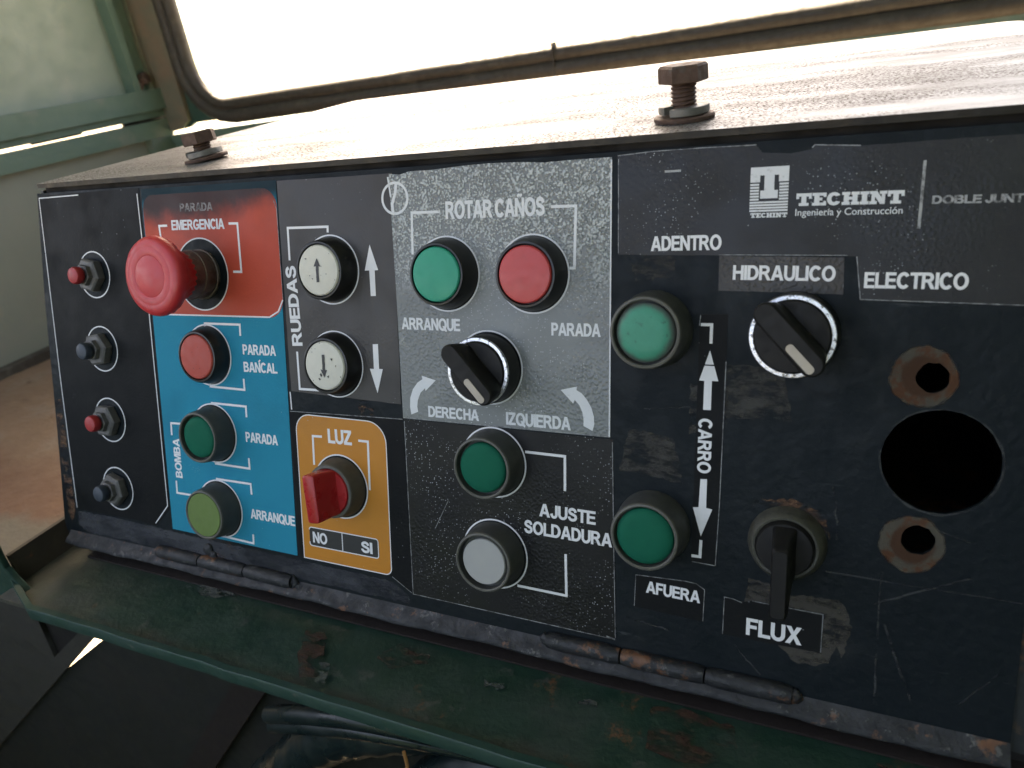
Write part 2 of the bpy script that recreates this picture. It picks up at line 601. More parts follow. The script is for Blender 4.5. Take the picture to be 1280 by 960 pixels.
LIDEDGE = paint('lid_edge', (0.008, 0.0075, 0.0075), (0.016, 0.0145, 0.014), chips=(0.03, 0.026, 0.023), rust=0.3, rough=0.45, scale=24).m

BLACKV = vinyl('black_vinyl', (0.0075, 0.0085, 0.0095), (0.012, 0.013, 0.014), rough=0.46, bub=0.25, fleck=(0.66, 0.8), grime=(0.017, 0.017, 0.017), spec=0.08).m
BLACKV2 = vinyl('speckled_black_vinyl', (0.0072, 0.0072, 0.0078), (0.012, 0.0118, 0.0125), rough=0.38, bub=0.8, spec=0.22, fleck=(0.44, 0.60), grime=(0.020, 0.0185, 0.018)).m
SIGNV = vinyl('charcoal_vinyl', (0.0125, 0.0128, 0.0145), (0.0185, 0.0188, 0.0205), rough=0.38, bub=0.6, fleck=(0.50, 0.68), grime=(0.024, 0.023, 0.023)).m
BROWNV = vinyl('smoky_vinyl', (0.036, 0.033, 0.032), (0.052, 0.047, 0.045), rough=0.36, bub=0.9, fleck=(0.62, 0.8), grime=(0.060, 0.048, 0.038), grime_amt=0.5).m
g = vinyl('grey_vinyl', (0.140, 0.154, 0.154), (0.185, 0.20, 0.20), rough=0.30, spec=0.5, bub=1.6, fleck=(0.40, 0.60), fleck_col=(0.55, 0.58, 0.60), grime=(0.095, 0.103, 0.103), grime_amt=0.6)
tp = g.ramp(g.math('ADD', g.axis(1), g.math('MULTIPLY', g.noise(30, 4), 0.05)), -0.028, 0.006)
v = g.voro(1000, 'SMOOTH_F1')
dr = g.ramp(g.math('ADD', v.outputs['Distance'], g.math('MULTIPLY', g.noise(240, 4, 0.6), 0.55)), 0.50, 0.82, 1, 0)
g.col(g.mix(g.math('MULTIPLY', g.math('MULTIPLY', dr, tp), 0.72), g.b.inputs['Base Color'].links[0].from_socket, (0.56, 0.60, 0.61)))  # paints sky sheen into the colour of the bubbles near the top
g.bump(g.math('MULTIPLY', dr, tp), 0.0003)
GREYV = g.m
g = vinyl('blue_vinyl', (0.001, 0.22, 0.335), (0.002, 0.25, 0.37), rough=0.5, bub=0.3, spec=0.05, fleck=(0.60, 0.75), fleck_col=(0.30, 0.50, 0.56), grime=(0.008, 0.15, 0.23))
tp = g.ramp(g.math('ADD', g.axis(1), g.math('MULTIPLY', g.noise(50, 4), 0.01)), -0.008, 0.003)
g.col(g.mix(g.math('MULTIPLY', tp, 0.93), g.b.inputs['Base Color'].links[0].from_socket, (0.018, 0.022, 0.026)))
BLUEV = g.m
g = vinyl('red_vinyl', (0.47, 0.060, 0.034), (0.52, 0.080, 0.046), rough=0.45, bub=0.25, spec=0.18, fleck=(0.66, 0.8), fleck_col=(0.5, 0.3, 0.26), grime=(0.30, 0.055, 0.035))
# soot burnt into the top of the red field
sx = g.math('MULTIPLY', g.math('ABSOLUTE', g.math('SUBTRACT', g.axis(0), 0.112)), 0.16)
st = g.math('SUBTRACT', g.math('ADD', g.axis(1), g.math('MULTIPLY', g.noise(45, 5, 0.6, fixed=True), 0.018)), sx)
so = g.ramp(st, -0.0165, -0.002)
g.col(g.mix(g.math('MULTIPLY', so, 0.95), g.b.inputs['Base Color'].links[0].from_socket, (0.018, 0.019, 0.021)))
REDV = g.m
ORANGEV = vinyl('orange_vinyl', (0.52, 0.190, 0.018), (0.56, 0.215, 0.026), rough=0.42, bub=0.2, fleck=(0.7, 0.85), grime=(0.36, 0.15, 0.03)).m


def ink(name, c, worn, lo=0.62, hi=0.82):
    g = G(name)
    base = g.mix(g.ramp(g.noise(260, 6, 0.7), lo, hi), c, worn)
    g.col(base)
    g.set('Roughness', 0.45)
    g.bump(g.noise(600, 3), 0.00008)
    return g.m


WHITE = ink('white_ink', (0.74, 0.74, 0.755), (0.46, 0.46, 0.475))
PALE = ink('grey_white_ink', (0.66, 0.675, 0.695), (0.40, 0.41, 0.42), 0.56, 0.74)
DIM = ink('faded_ink', (0.34, 0.345, 0.35), (0.10, 0.10, 0.10), 0.46, 0.60)
SOOT = ink('sooty_ink', (0.17, 0.155, 0.15), (0.035, 0.03, 0.03), 0.42, 0.58)
EDGE = ink('vinyl_cut_edge', (0.26, 0.27, 0.275), (0.07, 0.07, 0.072), 0.42, 0.62)
BLACKINK = ink('black_ink', (0.016, 0.016, 0.018), (0.03, 0.03, 0.03))

GREYCOL = plastic('grey_collar_plastic', (0.050, 0.053, 0.051), 0.5, (0.085, 0.078, 0.068), 0.4)
RIM = plastic('worn_collar_rim', (0.105, 0.102, 0.088), 0.5, (0.065, 0.062, 0.052), 0.6)
BROWNCOL = plastic('brown_grey_collar_plastic', (0.075, 0.070, 0.058), 0.55, (0.05, 0.036, 0.028), 0.6)
BLACKPL = plastic('black_plastic', (0.010, 0.010, 0.0105), 0.34, (0.03, 0.028, 0.026), 0.4)
KNOBPL = plastic('matt_black_plastic', (0.011, 0.0105, 0.0105), 0.48, (0.018, 0.016, 0.0145), 0.5, spec=0.22)
GREENDK = plastic('dark_green_lens', (0.002, 0.115, 0.070), 0.45, (0.002, 0.085, 0.055), 0.4, spec=0.04)
GREENBR = plastic('bright_green_cap', (0.003, 0.31, 0.20), 0.34, (0.01, 0.24, 0.155), 0.3, spec=0.3)
g = G('scuffed_green_lens')
rad = g.n('ShaderNodeVectorMath', operation='LENGTH')
mp = g.n('ShaderNodeMapping')
mp.inputs['Scale'].default_value = (1, 1, 0)
g.l(g.obj, mp.inputs['Vector'])
g.l(mp.outputs[0], rad.inputs[0])
ring = g.ramp(g.math('ADD', rad.outputs['Value'], g.math('MULTIPLY', g.noise(200, 5), 0.003)), 0.0095, 0.0128)
base = g.mix(g.noise(260, 6, 0.7), (0.007, 0.21, 0.130), (0.020, 0.29, 0.19))
base = g.mix(g.ramp(g.noise(420, 5), 0.58, 0.72), base, (0.01, 0.15, 0.10))
base = g.mix(ring, base, (0.075, 0.085, 0.078))
g.col(base)
g.set('Roughness', 0.5)
GREENDUST = g.m
OLIVE = plastic('olive_green_cap', (0.105, 0.175, 0.038), 0.5, (0.085, 0.13, 0.045), 0.4)
REDCAP = plastic('red_cap', (0.54, 0.055, 0.055), 0.38, (0.42, 0.06, 0.05), 0.4)
REDOLD = plastic('chalky_red_cap', (0.46, 0.060, 0.040), 0.55, (0.38, 0.06, 0.045), 0.4, pits=(0.16, 0.03, 0.025))
REDMUSH = plastic('red_mushroom_plastic', (0.54, 0.030, 0.038), 0.40, (0.44, 0.04, 0.045), 0.35)
REDLENS = plastic('red_lens', (0.46, 0.022, 0.026), 0.3, (0.33, 0.02, 0.024), 0.4, trans=0.3)
CREAM = plastic('cream_cap', (0.62, 0.60, 0.52), 0.5, (0.45, 0.42, 0.35), 0.3, pits=(0.06, 0.055, 0.05))
GREYWHITE = plastic('white_cap', (0.36, 0.36, 0.35), 0.5, (0.30, 0.30, 0.29), 0.3)
BLUECAP = plastic('slate_blue_cap', (0.030, 0.043, 0.062), 0.5, (0.05, 0.06, 0.07), 0.4)
MINIRED = plastic('small_red_cap', (0.40, 0.022, 0.026), 0.45, (0.25, 0.03, 0.03), 0.4)
POINTER = plastic('beige_pointer', (0.46, 0.40, 0.33), 0.5, (0.33, 0.28, 0.23), 0.4)
g = G('bright_chrome')
g.col(g.mix(g.ramp(g.noise(600, 5, 0.7), 0.52, 0.62), (0.80, 0.80, 0.82), (0.16, 0.155, 0.15)))
g.set('Metallic', 0.9)
g.set('Roughness', 0.34)
g.bump(g.noise(900, 4), 0.0002)
CHROME = g.m
NUT = rusty('dull_nut_metal', (0.10, 0.096, 0.092), (0.16, 0.155, 0.15), (0.10, 0.085, 0.075), 0.5, 0.25)
NECK = rusty('stained_neck_metal', (0.11, 0.085, 0.078), (0.20, 0.17, 0.16), (0.09, 0.055, 0.045), 0.42, 0.6)
RUSTBOLT = rusty('rusty_bolt')
WASHER = rusty('grey_washer_steel', (0.13, 0.13, 0.125), (0.20, 0.20, 0.19), (0.09, 0.07, 0.055), 0.5, 0.5, (0.6, 0.8))
g = G('bare_rusty_primer')
rad = g.n('ShaderNodeVectorMath', operation='LENGTH')
mp = g.n('ShaderNodeMapping')
mp.inputs['Scale'].default_value = (1, 1, 0)
g.l(g.obj, mp.inputs['Vector'])
g.l(mp.outputs[0], rad.inputs[0])
rr_ = g.math('ADD', rad.outputs['Value'], g.math('MULTIPLY', g.math('SUBTRACT', g.noise(170, 5, 0.65), 0.5), 0.0035))
base = g.mix(g.noise(230, 5, 0.65), (0.085, 0.070, 0.052), (0.058, 0.056, 0.048))
base = g.mix(g.ramp(g.noise(150, 6, 0.7), 0.46, 0.60), base, (0.080, 0.034, 0.018))
base = g.mix(g.ramp(rr_, 0.0078, 0.0060), base, (0.055, 0.026, 0.015))
g.col(base)
g.set('Roughness', 0.75)
g.set('Specular IOR Level', 0.2)
g.set('Alpha', g.ramp(rr_, 0.0106, 0.0096))
g.bump(g.noise(900, 5, 0.7), 0.0002)
BAREMETAL = g.m
OLDRING = rusty('olive_worn_ring', (0.062, 0.062, 0.050), (0.088, 0.086, 0.070), (0.045, 0.039, 0.030), 0.5, 0.3)


def residue(name, c1, c2, lo, hi, scale=160):
    g = G(name)
    g.col(g.mix(g.noise(300, 5), c1, c2))
    g.set('Roughness', 0.75)
    g.set('Alpha', g.ramp(g.noise(scale, 7, 0.7, (0.5, 1.3, 1)), lo, hi))
    g.bump(g.noise(500, 5), 0.0002)
    return g.m


GLUE = residue('glue_residue', (0.046, 0.044, 0.039), (0.028, 0.027, 0.025), 0.42, 0.64)
GLUE2 = residue('thick_glue_residue', (0.032, 0.029, 0.025), (0.042, 0.037, 0.029), 0.36, 0.54)
RUSTSPOT = residue('rust_bleed', (0.10, 0.045, 0.022), (0.15, 0.075, 0.04), 0.46, 0.70)
SLATE = residue('slate_worn_enamel', (0.024, 0.028, 0.036), (0.040, 0.044, 0.052), 0.30, 0.66, 60)
SCRATCH = residue('scratch_mark', (0.024, 0.028, 0.030), (0.034, 0.037, 0.039), 0.40, 0.62, 90)
SCRAPE = residue('scraped_paint', (0.055, 0.065, 0.058), (0.09, 0.10, 0.092), 0.46, 0.62, 120)
RUSTSTREAK = residue('rust_streak', (0.038, 0.018, 0.011), (0.062, 0.028, 0.017), 0.44, 0.68, 130)

SAGE = paint('faded_sage_paint', (0.215, 0.275, 0.228), (0.262, 0.318, 0.268), rough=0.5, scale=6, dust=(0.285, 0.315, 0.268), chips=(0.13, 0.22, 0.17), chip_rng=(0.70, 0.80), bump=0.0003).m
SAGE2 = paint('sage_frame_paint', (0.085, 0.150, 0.112), (0.125, 0.185, 0.142), rough=0.5, scale=8, dust=(0.20, 0.215, 0.17), rust=0.12, bump=0.0003).m
DKSAGE = paint('dark_green_channel_paint', (0.025, 0.060, 0.045), (0.05, 0.09, 0.07), rough=0.5, scale=9, dust=(0.14, 0.14, 0.11)).m
LOWGREY = paint('grey_green_door_paint', (0.225, 0.245, 0.20), (0.27, 0.28, 0.235), rough=0.55, scale=4, dust=(0.31, 0.27, 0.235), bump=0.0003).m
WALLGREEN = paint('rusting_green_wall_paint', (0.020, 0.060, 0.042), (0.035, 0.080, 0.058), rough=0.5, scale=6, dust=(0.085, 0.07, 0.05), rust=0.30, dust_rng=(0.55, 0.8)).m
RUSTGREEN = paint('rust_stained_green_paint', (0.125, 0.135, 0.095), (0.18, 0.15, 0.105), rough=0.6, scale=8, dust=(0.22, 0.15, 0.10), rust=0.35, dust_rng=(0.4, 0.7)).m
RUBBER = paint('brown_weathered_rubber', (0.036, 0.029, 0.022), (0.060, 0.046, 0.035), rough=0.6, scale=20, dust=(0.080, 0.066, 0.048)).m
g = paint('dark_green_tray_paint', (0.0065, 0.026, 0.018), (0.012, 0.042, 0.029), chips=(0.045, 0.056, 0.048), rust=0.42, rough=0.46, scale=11, dust=(0.030, 0.045, 0.038), chip_rng=(0.585, 0.66), dust_rng=(0.48, 0.75), bump=0.0003)
fe = g.ramp(g.math('ADD', g.axis(1), g.math('MULTIPLY', g.noise(40, 6, 0.7), 0.028)), -0.083, -0.096)
g.col(g.mix(g.math('MULTIPLY', fe, 0.75), g.b.inputs['Base Color'].links[0].from_socket, (0.030, 0.024, 0.018)))
dm = g.ramp(g.math('ADD', g.axis(0), g.math('MULTIPLY', g.noise(26, 6, 0.7), 0.14)), 0.165, 0.05)
g.col(g.mix(g.math('MULTIPLY', dm, 0.85), g.b.inputs['Base Color'].links[0].from_socket, (0.070, 0.066, 0.052)))
TRAYG = g.m
MAROON = paint('maroon_rust_and_shade', (0.010, 0.006, 0.005), (0.017, 0.010, 0.008), rough=0.8, scale=20, dust=(0.03, 0.016, 0.011), dust_rng=(0.6, 0.8)).m  # brown of the brace, also the painted shade along the tray back
TRAYEDGE = paint('green_tray_edge_paint', (0.007, 0.036, 0.027), (0.014, 0.050, 0.039), chips=(0.08, 0.085, 0.07), rust=0.15, rough=0.42, scale=14, chip_rng=(0.60, 0.70)).m
TRAYDUST = residue('tray_dust', (0.085, 0.082, 0.062), (0.11, 0.10, 0.078), 0.30, 0.55, 40)
g = paint('ochre_dirt', (0.20, 0.124, 0.078), (0.245, 0.162, 0.105), rough=0.95, scale=9, dust=(0.24, 0.19, 0.145), chips=(0.12, 0.07, 0.045), chip_rng=(0.58, 0.72), bump=0.001, bscale=90)
yy = g.math('ADD', g.axis(1), g.math('MULTIPLY', g.noise(9, 5, 0.65), 0.16))
c_ = g.mix(g.math('MULTIPLY', g.ramp(yy, 0.24, 0.17), 0.8), g.b.inputs['Base Color'].links[0].from_socket, (0.165, 0.088, 0.054))
c_ = g.mix(g.math('MULTIPLY', g.ramp(yy, 0.145, 0.10), 0.9), c_, (0.165, 0.145, 0.108))
g.col(c_)
DIRT = g.m
BROWNRAIL = paint('dirty_brown_rail', (0.040, 0.031, 0.024), (0.060, 0.048, 0.037), rough=0.7, scale=10, rust=0.3, dust=(0.16, 0.15, 0.12)).m
DKPLATE = paint('dark_underside_plate', (0.0085, 0.0105, 0.0085), (0.013, 0.015, 0.012), rough=0.8, scale=8, dust=(0.016, 0.015, 0.012)).m
APRON = paint('grey_brown_apron', (0.036, 0.034, 0.029), (0.041, 0.039, 0.033), rough=0.75, scale=7, dust=(0.046, 0.042, 0.036)).m
HOSE = paint('dark_teal_hose', (0.0045, 0.014, 0.0145), (0.009, 0.020, 0.0215), rough=0.30, scale=6).m
WIREO = plastic('ochre_wire_sleeve', (0.36, 0.17, 0.06), 0.5)
SAND = paint('pale_sand', (0.42, 0.36, 0.27), (0.50, 0.43, 0.33), rough=0.95, scale=1.2, dust=(0.38, 0.31, 0.22)).m
g = G('window_glass')
t_ = g.t
tr_ = g.n('ShaderNodeBsdfTransparent')
gl_ = g.n('ShaderNodeBsdfGlossy')
gl_.inputs['Roughness'].default_value = 0.05
mx_ = g.n('ShaderNodeMixShader')
mx_.inputs[0].default_value = 0.05
g.l(tr_.outputs[0], mx_.inputs[1])
g.l(gl_.outputs[0], mx_.inputs[2])
g.l(mx_.outputs[0], t_.nodes['Material Output'].inputs['Surface'])
GLASS = g.m

# ---------------------------------------------------------------- ground
bm = bmesh.new()
add_box(bm, (-900, -900, -2.3), (900, 900, -2.0))
tag(link('ground', finish(bm, 'ground'), SAND), kind='structure')

# ---------------------------------------------------------------- cab: front wall with window
YW = 0.7226
front = thing('cab_front', 'green and rust cab front with rubber-sealed window behind the control box', 'cab front', (-0.70, YW, -0.4))


def shear(p):
    return (p[0], p[1] - 14.5 * (p[0] + 540) / 1000)


XZ = Matrix(((1, 0, 0, 0), (0, 0, -1, YW), (0, 1, 0, 0), (0, 0, 0, 1)))       # sheet (u,-v,h) -> (x, y=YW-h, z)


def win_loop(grow):
    return [shear(p) for p in rrect(-600 - grow, -900 + 140 - grow, 1150 + grow, -5 + grow, [70 + grow] * 2 + [62 + grow] * 2, 10)]


me = sheet([[shear(p) for p in [(-700, -950), (1350, -950), (1350, 25), (-640, 25), (-655, 31), (-700, 34)]], win_loop(6)], -7, 0)
link('wall_frame', me, WALLGREEN, front, XZ)
me = sheet([[(-700, -950), (-655, -950), (-641, -100), (-644, 20), (-662, 31), (-700, 34)]], 0.5, 9)
link('corner_post', me, RUSTGREEN, front, XZ)
bm = bmesh.new()
for grow, rad_, h_ in ((8, 0.0105, 8), (26, 0.0125, 7)):
    lp = win_loop(grow)
    pts = []
    for a, b in zip(lp, lp[1:] + lp[:1]):
        n_ = max(1, int(math.dist(a, b) / 60))
        for k in range(n_):
            q = (a[0] + (b[0] - a[0]) * k / n_, a[1] + (b[1] - a[1]) * k / n_)
            pts.append((q[0] * MM, YW - h_ * MM, -q[1] * MM + random.uniform(-.0006, .0006)))
    pts.append(pts[0])
    add_tube(bm, pts, rad_, 12, False)
add_box(bm, (0.0358, YW - 0.0205, -0.020), (0.0378, YW - 0.006, 0.0200))
link('rubber_seal', finish(bm, 'rubber_seal', 60), RUBBER, front)
me = sheet([win_loop(7)], -12, -8)
link('glass', me, GLASS, front, XZ)
bm = bmesh.new()
add_box(bm, (-0.70, YW - 0.012, -0.050), (1.35, YW + 0.16, -0.0377))
add_box(bm, (-0.70, YW - 0.008, -0.62), (1.35, YW + 0.004, -0.0505))
me = finish(bm, 'sill', None, 0.0015)
for v_ in me.vertices:
    v_.co.z += 0.0205 * (v_.co.x + 0.54)
link('sill_ledge', me, SAGE2, front)

# ---------------------------------------------------------------- cab: left side wall
XL = -0.70
side = thing('cab_side_wall', 'faded sage green cab side wall with post and rails, left of the control box', 'cab wall', (XL, 0.2, -0.3))
bm = bmesh.new()
add_box(bm, (XL - 0.012, -0.15, 0.030), (XL - 0.008, 0.70, 0.95))
link('upper_panel', finish(bm, 'upper_panel'), SAGE, side)
bm = bmesh.new()
add_box(bm, (XL - 0.02, 0.664, 0.034), (XL + 0.014, 0.676, 0.95))
add_box(bm, (XL - 0.02, 0.676, 0.034), (XL + 0.004, 0.702, 0.95))
link('post_rib', finish(bm, 'post_rib', None, 0.003), SAGE2, side)
bm = bmesh.new()
add_box(bm, (XL - 0.02, 0.7025, 0.034), (XL - 0.004, 0.7185, 0.95))
link('post_channel', finish(bm, 'post_channel', None, 0.002), DKSAGE, side)
bm = bmesh.new()
add_tube(bm, [(XL + .004, 0.690, 0.052), (XL + .016, 0.694, 0.056)], 0.010, 6)
add_tube(bm, [(XL + .004, 0.682, 0.047), (XL + .012, 0.676, 0.043)], 0.007, 8)
link('bracket', finish(bm, 'bracket', 40, 0.001), RUSTBOLT, side)
bm = bmesh.new()
add_box(bm, (XL - 0.02, -0.15, 0.004), (XL + 0.016, 0.719, 0.036))
add_box(bm, (XL - 0.02, -0.15, -0.0075), (XL + 0.006, 0.722, 0.003))
link('mid_rail', finish(bm, 'mid_rail', None, 0.004, 3), SAGE2, side)
bm = bmesh.new()          # flap under the rail: closed except two worn gaps
add_box(bm, (XL - 0.016, -0.15, -0.011), (XL - 0.010, 0.30, -0.004))
add_box(bm, (XL - 0.016, 0.475, -0.011), (XL - 0.010, 0.560, -0.004))
add_box(bm, (XL - 0.016, 0.640, -0.016), (XL - 0.010, 0.730, -0.004))
link('draught_flap', finish(bm, 'draught_flap'), BROWNRAIL, side)
bm = bmesh.new()
add_box(bm, (XL - 0.014, -0.15, -0.040), (XL + 0.008, 0.719, -0.0125))
add_box(bm, (XL - 0.014, 0.668, -0.300), (XL + 0.008, 0.719, -0.0405))
link('door_frame', finish(bm, 'door_frame', None, 0.003), SAGE2, side)
bm = bmesh.new()
add_box(bm, (XL - 0.014, -0.15, -0.300), (XL - 0.008, 0.667, -0.0405))
link('door_panel', finish(bm, 'door_panel'), LOWGREY, side)
bm = bmesh.new()
add_box(bm, (XL - 0.010, -0.15, -0.304), (XL + 0.012, 0.719, -0.291))
link('base_rail', finish(bm, 'base_rail', None, 0.003), BROWNRAIL, side)
bm = bmesh.new()
add_box(bm, (XL - 0.012, -1.05, -1.0), (XL - 0.004, -0.031, -0.306))
add_box(bm, (XL - 0.012, -1.05, -0.3055), (XL - 0.004, -0.1505, -0.04))
link('unseen_skirt', finish(bm, 'unseen_skirt'), LOWGREY, side)  # unseen, added to stop sun coming in below the floor

# ---------------------------------------------------------------- cab roof and panels, unseen, placed to shade the desk
bm = bmesh.new()
add_box(bm, (-0.72, -0.62, 0.951), (1.45, 0.76, 0.975))
link('roof', finish(bm, 'roof', None, 0.004), SAGE2, front)
bm = bmesh.new()
add_box(bm, (1.36, -1.05, -0.98), (1.375, 0.70, 0.949))
link('unseen_side_panel', finish(bm, 'unseen_side_panel', None, 0.004), DKSAGE, front)  # unseen, added to close off light from the right
bm = bmesh.new()
add_box(bm, (-0.72, -1.06, -1.0), (0.4995, -1.05, -0.10))
add_box(bm, (0.50, -1.06, -1.0), (1.375, -1.05, 1.1))
link('unseen_rear_panel', finish(bm, 'unseen_rear_panel', None, 0.003), DKSAGE, front)  # unseen, full height on the right to darken that end of the box
bm = bmesh.new()
add_box(bm, (-0.72, -1.05, -1.0), (1.36, -0.03, -0.985))
link('unseen_foot_plate', finish(bm, 'unseen_foot_plate'), DKPLATE, front)  # unseen, added to cut light bouncing up from the ground

# ---------------------------------------------------------------- floor of the cab beside the box
bm = bmesh.new()
N_ = 46
vs = {}
for i in range(N_ + 1):
    for j in range(N_ + 1):
        x = -0.70 + 0.66 * i / N_
        y = -0.025 + 0.74 * j / N_
        z = -0.305 + 0.004 * math.sin(x * 21 + 1) * math.sin(y * 17) + random.uniform(-.0012, .0012)
        vs[i, j] = bm.verts.new((x, y, z))
for i in range(N_):
    for j in range(N_):
        bm.faces.new((vs[i, j], vs[i + 1, j], vs[i + 1, j + 1], vs[i, j + 1]))
tag(link('cab_floor', finish(bm, 'cab_floor', 40), DIRT), kind='structure')


def yplate(name, loops, mat, y, th, label, cat):
    me = sheet(loops, -th, 0)
    o = link(name, me, mat, None, Matrix(((1, 0, 0, 0), (0, 0, -1, y), (0, 1, 0, 0), (0, 0, 0, 1))))
    return tag(o, label, cat)


yplate('floor_apron', [[(-720, 309), (-108, 309), (-108, 338), (-200, 413), (-420, 592), (-720, 836)], [(-190, 345), (-128, 339), (-196, 391)]], APRON, -0.026, 4,
       'brown grey plate with a cut opening under the dusty floor, left of the bright slit', 'metal plate')
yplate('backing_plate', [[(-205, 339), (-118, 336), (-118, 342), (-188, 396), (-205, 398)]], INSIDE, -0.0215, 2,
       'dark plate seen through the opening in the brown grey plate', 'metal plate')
yplate('underside_plate', [[(-93, 300), (600, 300), (600, 1000), (-760, 1000), (-800, 870), (-455, 592), (-228, 412), (-200, 412), (-93, 336)]], DKPLATE, -0.022, 4,
       'very dark green plate beneath the tray, right of the bright slit', 'metal plate')
bm = bmesh.new()
add_box(bm, (-0.075, -0.0175, -0.62), (-0.045, 0.03, -0.2))
for v_ in bm.verts:
    v_.co.x += (v_.co.z + 0.33) * 0.83 + 0.125
tag(link('underside_brace', finish(bm, 'underside_brace', None, 0.002), MAROON), 'slanting dark brown brace on the plate beneath the tray', 'brace')
for v_ in bpy.data.objects['underside_brace'].data.vertices:
    v_.co.y -= 0.012

# ---------------------------------------------------------------- tray under the control box
tray = thing('green_tray', 'long dark green painted tray with rust streaks under the control box', 'tray', (0.27, -0.06, -0.214))
bm = bmesh.new()
N1, N2 = 60, 8
vs = {}
for i in range(N1 + 1):
    for j in range(N2 + 1):
        x = -0.022 + 0.60 * i / N1
        y = -0.107 + 0.118 * j / N2
        vs[i, j] = bm.verts.new((x, y, -0.2105 + random.uniform(-.0003, .0003) + 0.0006 * math.sin(x * 23)))
for i in range(N1):
    for j in range(N2):
        bm.faces.new((vs[i, j], vs[i + 1, j], vs[i + 1, j + 1], vs[i, j + 1]))
r_ = bmesh.ops.extrude_face_region(bm, geom=bm.faces[:])
for e in r_['geom']:
    if isinstance(e, bmesh.types.BMVert):
        e.co.z -= 0.003
link('tray_plate', finish(bm, 'tray_plate', 40), TRAYG, tray)
bm = bmesh.new()
pth = [(0.60 - 0.0155 * k, -0.1085 + random.uniform(-.0005, .0005), -0.2095 + random.uniform(-.0004, .0004)) for k in range(39)] + [(0.001, -0.105, -0.2095), (-0.012, -0.1, -0.2075), (-0.022, -0.095, -0.202)]
sec = [(-0.0008, 0.0012), (0.0026, 0.0010), (0.0030, -0.0010), (0.0006, -0.0065), (-0.0012, -0.0066), (-0.0014, 0.0004)]
prev = None
for p in pth:
    row = [bm.verts.new((p[0], p[1] + a, p[2] + b)) for a, b in sec]
    if prev:
        for q in range(len(sec)):
            bm.faces.new((prev[q], row[q], row[(q + 1) % len(sec)], prev[(q + 1) % len(sec)]))
    else:
        bm.faces.new(row)
    prev = row
bm.faces.new(prev[::-1])
link('front_edge', finish(bm, 'front_edge', 50), TRAYEDGE, tray)
bm = bmesh.new()
add_box(bm, (-0.0235, -0.092, -0.2125), (-0.0205, 0.01, -0.191))
link('end_flange', finish(bm, 'end_flange', None, 0.001), BROWNRAIL, tray)
bm = bmesh.new()
vs = [bm.verts.new((a, -0.098, b)) for a, b in ((-0.008, -0.211), (-0.014, -0.2035), (-0.0185, -0.196), (-0.019, -0.187), (-0.015, -0.16), (-0.13, -0.13), (-0.13, -0.245), (-0.05, -0.228), (-0.02, -0.219))]
f_ = bm.faces.new(vs)
r_ = bmesh.ops.extrude_face_region(bm, geom=[f_])
for e in r_['geom']:
    if isinstance(e, bmesh.types.BMVert):
        e.co.y += 0.004
link('end_bracket', finish(bm, 'end_bracket', None, 0.001), TRAYEDGE, tray)
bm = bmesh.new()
add_box(bm, (0.004, -0.0635, -0.2098), (0.578, -0.012, -0.2085))  # dark band stands for the shadow under the panel lip
link('tray_shade_strip', finish(bm, 'tray_shade_strip', None, 0.0006), MAROON, tray)
TR = Matrix.Translation((0, 0, -0.2095))


def tray_stain(name, poly, mat, z=0.0, amp=1.2):
    # poly in (x, y) millimetres of the tray top
    link(name, sheet([rough_line([(a, -b) for a, b in poly], 3, amp)], z, z + 0.08), mat, tray, TR)


tray_stain('rust_streak', [(186, -71), (198, -70), (208, -85), (216, -99), (206, -102), (196, -92)], RUSTSTREAK, 0.5)
tray_stain('rust_streak', [(240, -70), (258, -68), (262, -76), (246, -84), (236, -80)], RUSTSTREAK, 0.5)
tray_stain('rust_streak', [(366, -68), (382, -66), (400, -68), (402, -80), (388, -92), (370, -88)], RUSTSTREAK, 0.5)
tray_stain('rust_streak', [(450, -68), (470, -66), (480, -80), (462, -92)], RUSTSTREAK, 0.5)
tray_stain('scraped_paint', [(92, -63.5), (124, -62), (133, -65), (118, -71), (98, -69)], SCRAPE, 0.6)
tray_stain('scraped_paint', [(204, -91), (216, -90), (222, -102), (208, -104)], SCRAPE, 0.6)
tray_stain('scraped_paint', [(292, -77), (301, -76), (303, -79), (294, -80)], SCRAPE, 0.6)
tray_stain('scraped_paint', [(336, -74), (344, -73), (345, -75), (337, -76)], SCRAPE, 0.6)

# ---------------------------------------------------------------- hose and wires below the tray
hose = thing('hose', 'dark teal ribbed hose end sagging beneath the green tray', 'hose', (0.12, -0.06, -0.40))
bm = bmesh.new()
for dz, rr in ((0.0, 0.0058), (-0.0095, 0.0052)):
    add_tube(bm, smoothpath([(0.113, -0.060, -0.313 + dz), (0.135, -0.063, -0.302 + dz), (0.160, -0.064, -0.293 + dz), (0.198, -0.064, -0.284 + dz * .9), (0.238, -0.060, -0.284 + dz * .7), (0.30, -0.05, -0.292 + dz * .6)], 7), rr, 12)
link('ribbed_cuff', finish(bm, 'ribbed_cuff', 60), HOSE, hose)
bm = bmesh.new()
add_tube(bm, smoothpath([(0.235, -0.045, -0.296), (0.19, -0.05, -0.309), (0.150, -0.05, -0.330), (0.112, -0.05, -0.365), (0.06, -0.045, -0.42)], 8), [0.014 + 0.0006 * math.sin(k * 1.9) + 0.00015 * k for k in range(33)], 18)
link('hose_body', finish(bm, 'hose_body', 60), HOSE, hose)
bm = bmesh.new()
add_tube(bm, smoothpath([(0.34, -0.045, -0.300), (0.27, -0.05, -0.308), (0.225, -0.05, -0.335), (0.205, -0.045, -0.37), (0.20, -0.04, -0.44)], 8), [0.0125 + 0.0005 * math.sin(k * 2.3) for k in range(33)], 18)
o = link('hose', finish(bm, 'hose', 60), HOSE)
tag(o, 'smooth dark hose curving down to the right of the ribbed hose end', 'hose')
